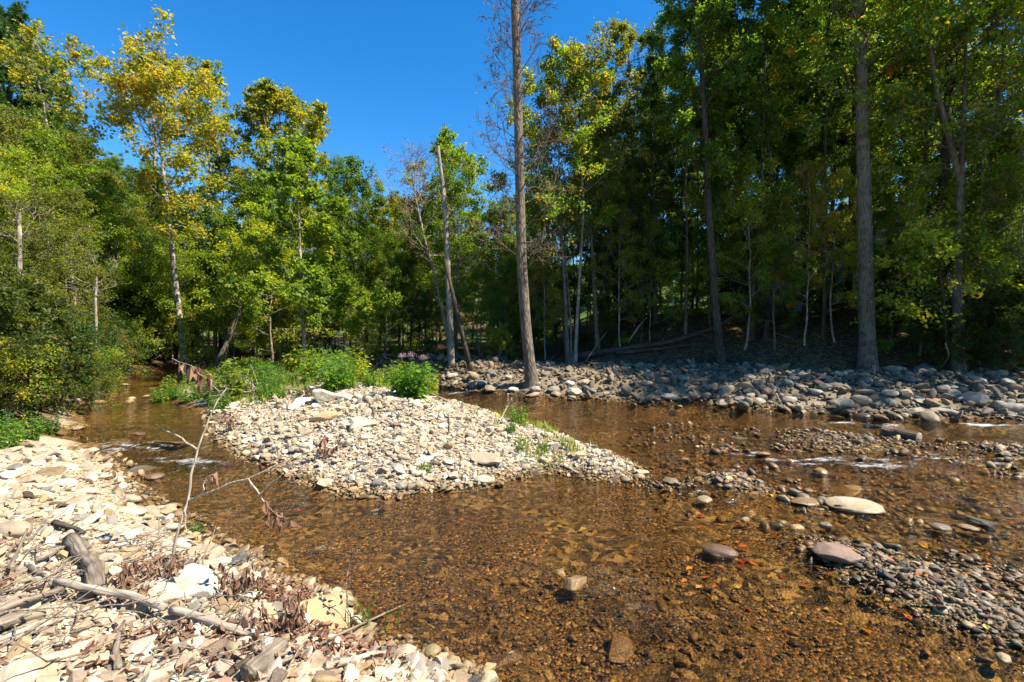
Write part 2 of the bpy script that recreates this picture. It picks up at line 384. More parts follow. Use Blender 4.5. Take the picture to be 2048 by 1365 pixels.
M['thicket'] = m_leaf('leaf_thicket', [(0.0, (0.030, 0.045, 0.010)), (0.5, (0.080, 0.105, 0.016)), (0.85, (0.16, 0.17, 0.022)), (1.0, (0.27, 0.21, 0.03))])
M['needle'] = m_leaf('needle', [(0.0, (0.026, 0.068, 0.015)), (0.6, (0.072, 0.147, 0.025)), (1.0, (0.159, 0.225, 0.034))], transl=0.15, gloss=0.02)
M['weed'] = m_leaf('leaf_weed', [(0.0, (0.049, 0.120, 0.013)), (0.5, (0.106, 0.223, 0.021)), (0.9, (0.212, 0.326, 0.034)), (1.0, (0.359, 0.360, 0.058))])
M['grass'] = m_leaf('grass_blade', [(0.0, (0.078, 0.143, 0.021)), (0.5, (0.169, 0.234, 0.033)), (0.85, (0.312, 0.312, 0.065)), (1.0, (0.468, 0.364, 0.156))])
M['dead'] = m_leaf('leaf_dead', [(0.0, (0.10, 0.048, 0.028)), (0.5, (0.23, 0.125, 0.075)), (1.0, (0.36, 0.22, 0.14))], transl=0.15, tcol=(1.2, 0.9, 0.6), var=0.1)
M['autumn'] = m_leaf('leaf_autumn', [(0.0, (0.30, 0.04, 0.02)), (0.4, (0.50, 0.13, 0.02)), (0.8, (0.55, 0.27, 0.04)), (1.0, (0.45, 0.33, 0.1))], transl=0.1, var=0.9)
M['flower'] = m_leaf('flower_pink', [(0.0, (0.25, 0.13, 0.16)), (1.0, (0.50, 0.33, 0.36))], transl=0.2, tcol=(1, 1, 1))
M['bark_grey'] = m_bark('bark_grey', (0.085, 0.066, 0.047), (0.23, 0.185, 0.135), patch=(0.135, 0.125, 0.085))
M['bark_dark'] = m_bark('bark_dark', (0.045, 0.036, 0.027), (0.13, 0.105, 0.08))
M['bark_pale'] = m_bark('bark_pale', (0.26, 0.22, 0.17), (0.48, 0.43, 0.36), scale=4, bump=0.3, patch=(0.20, 0.155, 0.115))
M['bark_syc'] = m_bark('bark_sycamore', (0.16, 0.125, 0.09), (0.29, 0.235, 0.18), scale=4, bump=0.3, patch=(0.36, 0.31, 0.25))
M['bark_dead'] = m_bark('bark_dead', (0.11, 0.088, 0.066), (0.26, 0.21, 0.158), scale=5, stretch=0.28, bump=0.6)
M['bark_snag'] = m_bark('bark_snag', (0.20, 0.165, 0.13), (0.46, 0.40, 0.33), scale=5, stretch=0.2, bump=0.4)
M['log_bark'] = m_bark('log_bark', (0.075, 0.05, 0.035), (0.23, 0.165, 0.115), scale=9, stretch=0.15, bump=0.7)
M['wood_pale'] = m_wood('wood_pale', (0.38, 0.30, 0.225), (0.62, 0.53, 0.43))
M['wood_grey'] = m_wood('wood_grey', (0.18, 0.14, 0.105), (0.40, 0.325, 0.25))
M['wood_dark'] = m_wood('wood_dark', (0.05, 0.038, 0.028), (0.15, 0.115, 0.085))
M['stem'] = m_plain('stem_green', (0.07, 0.10, 0.03))
M['white_paint'] = m_plain('white_paint', (0.72, 0.72, 0.72), 0.5)
M['roof'] = m_plain('roof_shingle', (0.10, 0.09, 0.09), 0.9)
M['blue_tarp'] = m_plain('blue_tarp', (0.10, 0.22, 0.48), 0.5)
def m_glass():
    m, N, L, out = mat_new('window_glass')
    b = N('BsdfPrincipled', ins={'Base Color': (0.03, 0.04, 0.05, 1), 'Roughness': 0.05}); L(b.outputs[0], out.inputs[0]); return m
M['glass'] = m_glass()

# ------------------------------------------------------------------ ground and water
def polar(r0, r1, nr, a_front, na, nb, full=True):
    r = np.geomspace(r0, r1, nr)
    a = np.radians(np.concatenate([np.linspace(-a_front, a_front, na), np.linspace(a_front, 360 - a_front, nb)[1:-1]])) if full else np.radians(np.linspace(-a_front, a_front, na))
    R, A = np.meshgrid(r, a, indexing='ij')
    X, Y = R * np.sin(A), R * np.cos(A)
    n, k = len(r), len(a)
    i = np.arange(n - 1)[:, None]; j = np.arange(k if full else k - 1)[None]
    j2 = (j + 1) % k
    Fq = np.stack([(i * k + j), (i * k + j2), ((i + 1) * k + j2), ((i + 1) * k + j)], -1).reshape(-1, 4)
    return X.ravel(), Y.ravel(), Fq, k

X, Y, Fq, k = polar(0.8, 400.0, 400, 72, 520, 70)
X = np.append(X, 0.0); Y = np.append(Y, 0.0)
tri = np.stack([np.full(k, len(X) - 1), (np.arange(k) + 1) % k, np.arange(k)], 1)
Z, si, sl, sr = H(X, Y, True)
forest = np.maximum(sst(3.4, 4.8, sr + 0.8 * vnoise(X, Y, 21)), sst(0.2, 0.8, sl) * sst(-8.2, -9.4, X) * sst(7.5, 8.6, Y))
forest = np.maximum(forest, sst(11.0, 12.4, Y + vnoise(X, Y, 22)) * sst(0.6, 1.1, si) * sst(-2.0, -3.0, X) * 0.8)
forest = np.maximum(forest, 0.6 * sst(0.15, 0.6, sr + 0.3 * vnoise(X * 3, Y * 3, 23)))
forest = np.maximum(forest, sst(16.5, 18, Y) * (np.maximum(np.maximum(si, sl), sr) > 0.1))
lawn = sst(24, 27, Y) * sst(2, 4, X) * sst(3.0, 3.4, Z + 0 * X + 0.6) + sst(11.6, 12.6, Y) * sst(0.6, 1.0, si) * 0.7 + 0.75 * sst(28, 34, Y) * sst(-.25, .25, vnoise(X * .6, Y * .6, 25))
me = mesh_np('ground', np.stack([X, Y, Z], 1), [Fq, tri], M['ground'], {'forest': forest, 'lawn': np.clip(lawn, 0, 1)})
tag(link('ground', me), kind='structure')

# water: a sheet at z = 0 wherever the bed lies below
X, Y, Fq, k = polar(1.6, 34.0, 330, 76, 420, 0, False)
Zb = H(X, Y)
keep = (Zb[Fq] < 0.06).any(1) & (Zb[Fq] < 0.25).all(1)
RIFF = [((1420, 895), (1600, 925), 0.30, 1.0), ((1600, 925), (1720, 915), 0.26, .9), ((1720, 930), (1900, 915), 0.3, 0.95), ((1450, 870), (1600, 905), 0.22, 0.6), ((1640, 845), (1790, 850), 0.3, 0.9),
        ((1960, 850), (2048, 852), 0.4, 1.0), ((230, 890), (300, 895), 0.45, 1.0), ((330, 915), (430, 930), 0.3, 0.8), ((900, 790), (930, 784), 0.5, 0.8), ((580, 955), (610, 1010), 0.15, 0.55),
        ((1930, 915), (1985, 925), 0.25, .9), ((1210, 1165), (1330, 1240), 0.12, 0.45), ((180, 810), (310, 800), 0.5, .5), ((640, 1095), (680, 1100), 0.08, 0.6), ((1560, 880), (1690, 868), .25, .8), ((1500, 940), (1640, 945), .2, .6), ((1780, 935), (1900, 945), .2, .6), ((1400, 985), (1460, 1000), .15, .7), ((1880, 990), (2000, 1010), .2, .45), ((1990, 930), (2048, 938), .2, .6)]
rif = np.zeros(len(X))
for (a, b, w, s) in RIFF:
    A, B = at(*a)[:2], at(*b)[:2]; e = B - A
    t = np.clip(((X - A[0]) * e[0] + (Y - A[1]) * e[1]) / (e @ e), 0, 1)
    d = np.hypot(X - A[0] - t * e[0], Y - A[1] - t * e[1])
    rif = np.maximum(rif, (0.25 + 0.8 * s) * np.exp(-(d / (1.35 * w)) ** 2))
Fk = Fq[keep]
rif = rif * np.clip(0.72 + 0.7 * vnoise(X * 2.1, Y * 5.3, 35) + 1.3 * vnoise(X * 5, Y * 16, 36), 0, 1.1)
used, inv = np.unique(Fk, return_inverse=True)
zz = 0.012 * vnoise(X * 4, Y * 6, 31) * (0.3 + rif) + 0.018 * rif * vnoise(X * 9, Y * 12, 32)
me = mesh_np('water', np.stack([X, Y, zz], 1)[used], inv.reshape(-1, 4), M['water'], {'riffle': rif[used]})
tag(link('water', me), kind='structure')

# ------------------------------------------------------------------ stones
def rock_proto(seed, sub, angular, flat):
    rs = np.random.default_rng(seed)
    bm = bmesh.new(); bmesh.ops.create_icosphere(bm, subdivisions=sub + 1, radius=1.0)
    V = np.array([v.co[:] for v in bm.verts]); Fc = np.array([[v.index for v in f.verts] for f in bm.faces]); bm.free()
    nc = 15 if angular else 8
    for i in range(nc):
        n = norm(rs.normal(size=3)); d = rs.uniform(0.34, 0.8) if angular else rs.uniform(0.72, 0.95)
        ex = V @ n - d
        s = 0.97 if angular else 0.8
        V = V - np.where(ex > 0, ex * s, 0)[:, None] * n
    if sub >= 2:
        off = Vector(rs.uniform(-50, 50, 3))
        amp = 0.10 if angular else 0.06
        dn = np.array([mnoise.noise(Vector(v) * 1.7 + off) * amp + mnoise.noise(Vector(v) * 5 + off) * amp * 0.3 for v in V])
        V = V * (1 + dn)[:, None]
    V = V * np.array([1.0, rs.uniform(0.62, 0.85), flat * rs.uniform(0.85, 1.15)])
    V = V - (V.max(0) + V.min(0)) / 2
    V = V / (np.abs(V[:, 0]).max())
    return V, Fc

PRO = {}   # kind -> list of (V, F)
def protos(sub):
    if sub not in PRO:
        PRO[sub] = {'round': [rock_proto(100 + i, sub, False, 0.58) for i in range(6)], 'angular': [rock_proto(200 + i, sub, True, 0.62) for i in range(7)],
                    'slab': [rock_proto(300 + i, sub, True, 0.34) for i in range(4)], 'flat': [rock_proto(400 + i, sub, False, 0.38) for i in range(5)]}
    return PRO[sub]

COLS = {'cream': (0.43, 0.36, 0.255), 'white': (0.52, 0.465, 0.37), 'grey': (0.26, 0.232, 0.185), 'ochre': (0.34, 0.245, 0.13), 'tan': (0.32, 0.245, 0.165),
        'dark grey': (0.14, 0.128, 0.11), 'reddish': (0.205, 0.142, 0.108), 'brown': (0.20, 0.135, 0.075)}

def rots(n, rs, tilt):
    a = rs.uniform(0, 2 * math.pi, n); tx = rs.normal(0, tilt, n); ty = rs.normal(0, tilt, n)
    ca, sa = np.cos(a), np.sin(a); O, I = np.zeros(n), np.ones(n)
    Rz = np.stack([ca, -sa, O, sa, ca, O, O, O, I], 1).reshape(-1, 3, 3)
    cx, sx = np.cos(tx), np.sin(tx); Rx = np.stack([I, O, O, O, cx, -sx, O, sx, cx], 1).reshape(-1, 3, 3)
    cy, sy = np.cos(ty), np.sin(ty); Ry = np.stack([cy, O, sy, O, I, O, -sy, O, cy], 1).reshape(-1, 3, 3)
    return Rx @ Ry @ Rz

def stone_mass(name, P, S, C, sub, kinds, seed, label=None, cat=None, tilt=0.25, mat='stones', smooth=False, sink=0.2):
    rs = np.random.default_rng(seed)
    pl = [p for k_ in kinds for p in protos(sub)[k_]]
    which = rs.integers(0, len(pl), len(P))
    Vs, Fs, Cs, off = [], [], [], 0
    for i, (V, Fc) in enumerate(pl):
        idx = np.nonzero(which == i)[0]
        if not len(idx): continue
        R = rots(len(idx), rs, tilt)
        sc = S[idx][:, None] * np.stack([np.ones(len(idx)), rs.uniform(0.8, 1.15, len(idx)), rs.uniform(0.75, 1.3, len(idx))], 1)
        W = np.einsum('nij,nvj->nvi', R, V[None] * sc[:, None, :])
        hz = -W[:, :, 2].min(1)
        W = W + P[idx][:, None, :]; W[:, :, 2] += (hz * (1 - sink * 2))[:, None]
        Vs.append(W.reshape(-1, 3)); Fs.append((Fc[None] + (np.arange(len(idx)) * len(V))[:, None, None] + off).reshape(-1, 3))
        Cs.append(np.repeat(C[idx], len(V), 0)); off += len(idx) * len(V)
    return np.concatenate(Vs), np.concatenate(Fs), np.concatenate(Cs)

def scatter(n, zone, rs, rmin, rmax, ang=58, power=1.0):
    """points over the ground with a density that falls off with distance; zone() keeps those that belong"""
    r = rmin * (rmax / rmin) ** (rs.random(n) ** power); a = np.radians(rs.uniform(-ang, ang, n))
    X, Y = r * np.sin(a), r * np.cos(a)
    z, si, sl, sr = H(X, Y, True)
    k_ = zone(X, Y, z, si, sl, sr)
    return np.stack([X[k_], Y[k_], z[k_]], 1)

def scatter_box(n, zone, rs, x0, x1, y0, y1):
    X = rs.uniform(x0, x1, n); Y = rs.uniform(y0, y1, n)
    z, si, sl, sr = H(X, Y, True)
    k_ = zone(X, Y, z, si, sl, sr)
    return np.stack([X[k_], Y[k_], z[k_]], 1)

def thin(P, S, k=0.85):
    """drop stones that would sit inside an earlier, larger one"""
    order = np.argsort(-S); cell = {}; keep = []
    for i in order:
        x, y, s = P[i, 0], P[i, 1], S[i]; c = 0.35
        gx, gy = int(x // c), int(y // c); ok = True
        for a in range(gx - 1, gx + 2):
            for b in range(gy - 1, gy + 2):
                for j in cell.get((a, b), ()):
                    if (P[j, 0] - x) ** 2 + (P[j, 1] - y) ** 2 < (k * (S[j] + s)) ** 2 * 0.75: ok = False; break
                if not ok: break
            if not ok: break
        if ok: cell.setdefault((gx, gy), []).append(i); keep.append(i)
    keep = np.array(keep)
    return P[keep], S[keep]

def pick_cols(n, rs, names, w, jit=0.12):
    base = np.array([COLS[k_] for k_ in names]); i = rs.choice(len(names), n, p=np.array(w) / sum(w))
    c = base[i] * (1 + rs.normal(0, jit, (n, 1))) * (1 + rs.normal(0, 0.03, (n, 3)))
    return np.clip(c, 0.02, 0.8)

BERMC = None
DRY = (['cream', 'white', 'grey', 'ochre', 'tan', 'dark grey', 'reddish'], [44, 9, 8, 6, 32, 3, 2])
WETC = (['brown', 'ochre', 'tan', 'dark grey', 'reddish', 'cream', 'grey'], [30, 24, 18, 14, 8, 5, 3])
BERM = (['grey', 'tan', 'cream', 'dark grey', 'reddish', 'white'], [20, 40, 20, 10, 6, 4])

def gcat(parts):
    off = 0; V, Fc, C = [], [], []
    for (v, f, c) in parts: V.append(v); Fc.append(f + off); C.append(c); off += len(v)
    return np.concatenate(V), np.concatenate(Fc), np.concatenate(C)

rs = np.random.default_rng(5)
bar_zone = lambda X, Y, z, si, sl, sr: (si > -0.06) & (Y < 12.2) & (sl < 0)
bank_zone = lambda X, Y, z, si, sl, sr: (sl > -0.08) & ((Y < 9.6) | (X > -8.8) | (sl < 0.9)) & (X < 1.5) & (Y < 22) & (si < 0)
berm_zone = lambda X, Y, z, si, sl, sr: (sr > -0.25) & (sr < 4.4) & (X < 18)
bed_zone = lambda X, Y, z, si, sl, sr: (np.maximum(np.maximum(si, sl), sr) < 0.05)
# countless cobbles: bar, near bank and far berm
parts = []
P = scatter_box(9500, bar_zone, rs, -8, 2.2, 6, 12.5); S = np.clip(rs.lognormal(-3.45, 0.5, len(P)), 0.016, 0.085); P, S = thin(P, S, 0.5)
parts.append(stone_mass('', P, S, pick_cols(len(P), rs, *DRY), 2, ['angular', 'slab', 'angular', 'flat', 'slab'], 1, tilt=.42)); nflat = [len(parts[-1][1])]
P = scatter(14000, bank_zone, rs, 2.2, 11); S = np.clip(rs.lognormal(-3.5, 0.55, len(P)), 0.012, 0.075); P, S = thin(P, S, 0.5)
parts.append(stone_mass('', P, S, pick_cols(len(P), rs, *DRY), 2, ['angular', 'slab', 'flat', 'slab', 'angular'], 2, tilt=.38)); nflat.append(len(parts[-1][1]))
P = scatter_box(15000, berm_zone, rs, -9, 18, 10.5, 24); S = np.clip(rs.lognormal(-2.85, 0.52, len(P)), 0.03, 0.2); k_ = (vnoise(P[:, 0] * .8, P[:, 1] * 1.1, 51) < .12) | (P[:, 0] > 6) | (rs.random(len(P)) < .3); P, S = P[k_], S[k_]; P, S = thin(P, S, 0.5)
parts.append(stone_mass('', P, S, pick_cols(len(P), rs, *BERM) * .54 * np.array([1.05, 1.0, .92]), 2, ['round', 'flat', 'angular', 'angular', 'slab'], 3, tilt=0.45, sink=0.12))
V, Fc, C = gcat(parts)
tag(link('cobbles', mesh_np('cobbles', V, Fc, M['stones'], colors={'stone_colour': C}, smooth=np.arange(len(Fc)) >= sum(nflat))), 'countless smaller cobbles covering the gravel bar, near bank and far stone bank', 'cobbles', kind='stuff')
# grit and chips
parts = []
P = scatter(52000, bar_zone, rs, 6, 12.5); S = np.clip(rs.lognormal(-3.9, 0.4, len(P)), 0.01, 0.04)
parts.append(stone_mass('', P, S, pick_cols(len(P), rs, *DRY), 1, ['angular', 'slab', 'flat'], 4, tilt=0.35))
P = scatter(44000, bank_zone, rs, 2.2, 10); S = np.clip(rs.lognormal(-4.1, 0.45, len(P)), 0.007, 0.032)
parts.append(stone_mass('', P, S, pick_cols(len(P), rs, *DRY), 1, ['angular', 'slab', 'flat', 'round'], 5, tilt=0.35))
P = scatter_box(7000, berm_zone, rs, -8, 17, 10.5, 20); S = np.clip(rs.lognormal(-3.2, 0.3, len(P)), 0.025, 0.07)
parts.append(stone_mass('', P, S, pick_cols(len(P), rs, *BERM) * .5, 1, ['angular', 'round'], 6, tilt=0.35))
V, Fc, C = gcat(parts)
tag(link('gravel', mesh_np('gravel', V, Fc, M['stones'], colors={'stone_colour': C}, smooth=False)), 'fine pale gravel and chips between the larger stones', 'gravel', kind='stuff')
# pebbles of the bed, a few standing out of the water on the shoals
parts = []
P = scatter(60000, bed_zone, rs, 2.6, 14); S = np.clip(rs.lognormal(-4.8, 0.66, len(P)), 0.004, 0.055) * (0.7 + 0.06 * P[:, 1])
sandy = vnoise(P[:, 0] * 0.7, P[:, 1] * 0.7, 41) + 0.8 * np.exp(-((P[:, 0] - 0.8) ** 2 / 2.4 + (P[:, 1] - 5.2) ** 2 / 0.9))
k_ = (sandy < 0.13) | (rs.random(len(P)) < 0.05); P, S = P[k_], S[k_]
parts.append(stone_mass('', P, S, pick_cols(len(P), rs, *WETC, 0.3), 1, ['angular', 'flat', 'angular', 'slab'], 7))
P = scatter_box(5200, lambda X, Y, z, si, sl, sr: (np.maximum(np.maximum(si, sl), sr) < 0) & (z > -.10), rs, 2.4, 13, 4.6, 10.8); S = np.clip(rs.lognormal(-3.35, 0.45, len(P)), 0.015, 0.09)
k_ = vnoise(P[:, 0] * 1.6, P[:, 1] * 2.2, 43) > -.05; P, S = P[k_], S[k_]
parts.append(stone_mass('', P, S, pick_cols(len(P), rs, ['brown', 'ochre', 'tan', 'reddish', 'cream', 'grey', 'dark grey'], [30, 18, 24, 12, 7, 8, 8], .25), 1, ['flat', 'angular', 'slab', 'round'], 17, sink=.2))
Ps = []
for (c, r, a) in SHOALS[:9]:
    n = int(3400 * r * (0.62 if c[1] < 6 else 0.30)); q = rs.normal(0, 0.62 * r, (n, 2)) + c; z = H(q[:, 0], q[:, 1]); Ps.append(np.column_stack([q, z]))
P = np.concatenate(Ps); P = P[P[:, 2] > -0.09]
S = np.clip(rs.lognormal(-4.45, 0.62, len(P)), 0.005, 0.05) * (0.7 + 0.07 * P[:, 1])
parts.append(stone_mass('', P, S, pick_cols(len(P), rs, ['tan', 'grey', 'cream', 'brown', 'dark grey', 'reddish', 'ochre'], [26, 10, 10, 30, 14, 6, 8], 0.35) * .75, 1, ['angular', 'flat', 'slab', 'angular'], 8, sink=0.12))
V, Fc, C = gcat(parts)
tag(link('streambed_pebbles', mesh_np('streambed_pebbles', V, Fc, M['stones'], colors={'stone_colour': C}, smooth=True)), 'brown and ochre pebbles of the stream bed and shoals', 'pebbles', kind='stuff')

# single stones: the ones that show largest
ROCKMESH = {}
def rock_mesh(kind, i):
    pl = protos(4)[kind]; i %= len(pl)
    if (kind, i) not in ROCKMESH:
        ROCKMESH[(kind, i)] = mesh_np('river_stone', pl[i][0], pl[i][1], M['stone'], smooth=True)
    return ROCKMESH[(kind, i)]

STONES = []   # (x, y, radius) already standing
ZONED = []    # stones whose label comes from their place, colour and size rank
def put_stone(px, py, w, hh, colour, kind, label=None, zone=None, name='river_stone', rz=None, tilt=None, sink=0.25, i=None, pt=None, half=None):
    """px, py = centre of the stone in the photograph, w and hh its width and height there"""
    p = hit(px, py + hh * 0.35) if pt is None else pt
    dist = p[1]
    a = w / F * dist / 2 if half is None else half
    i = random.randrange(99) if i is None else i
    me = rock_mesh(kind, i)
    o = link(name, me)
    vz = np.array([v.co.z for v in me.vertices]) if (kind, i, 'z') not in ROCKMESH else None
    zr = rock_z(me)
    want = (hh / F * dist) * 0.62 / max(0.01, 2 * zr) if hh else a * random.uniform(0.8, 1.2)
    s3 = (a, a * random.uniform(0.85, 1.15), min(max(want, a * 0.55), a * 1.9))
    o.scale = s3
    o.rotation_euler = (random.gauss(0, 0.12) if tilt is None else tilt[0], random.gauss(0, 0.12) if tilt is None else tilt[1], rz if rz is not None else random.uniform(0, 6.28))
    gz = H1(p[0], p[1]); lift = 0.0
    if label and gz < 0.0 and 'under' not in label:
        need = 0.055 - gz; s3 = (s3[0], s3[1], min(max(s3[2], need / (2 * zr * (1 - sink))), a * 0.85)); lift = max(0.0, need - 2 * zr * s3[2] * (1 - sink)); o.scale = s3
    o.location = (p[0], p[1], gz + lift + zr * s3[2] * (1 - 2 * sink))
    c = COLS[colour]; j = 1 + random.gauss(0, 0.07)
    o.color = (c[0] * j, c[1] * j, c[2] * j, 1)
    STONES.append((p[0], p[1], a))
    if label: tag(o, label, 'boulder' if name == 'boulder' else 'stone')
    else: ZONED.append((zone, colour, kind, a, o))
    return o
_rz = {}
def rock_z(me):
    if me.name not in _rz:
        _rz[me.name] = max(abs(v.co.z) for v in me.vertices)
    return _rz[me.name]

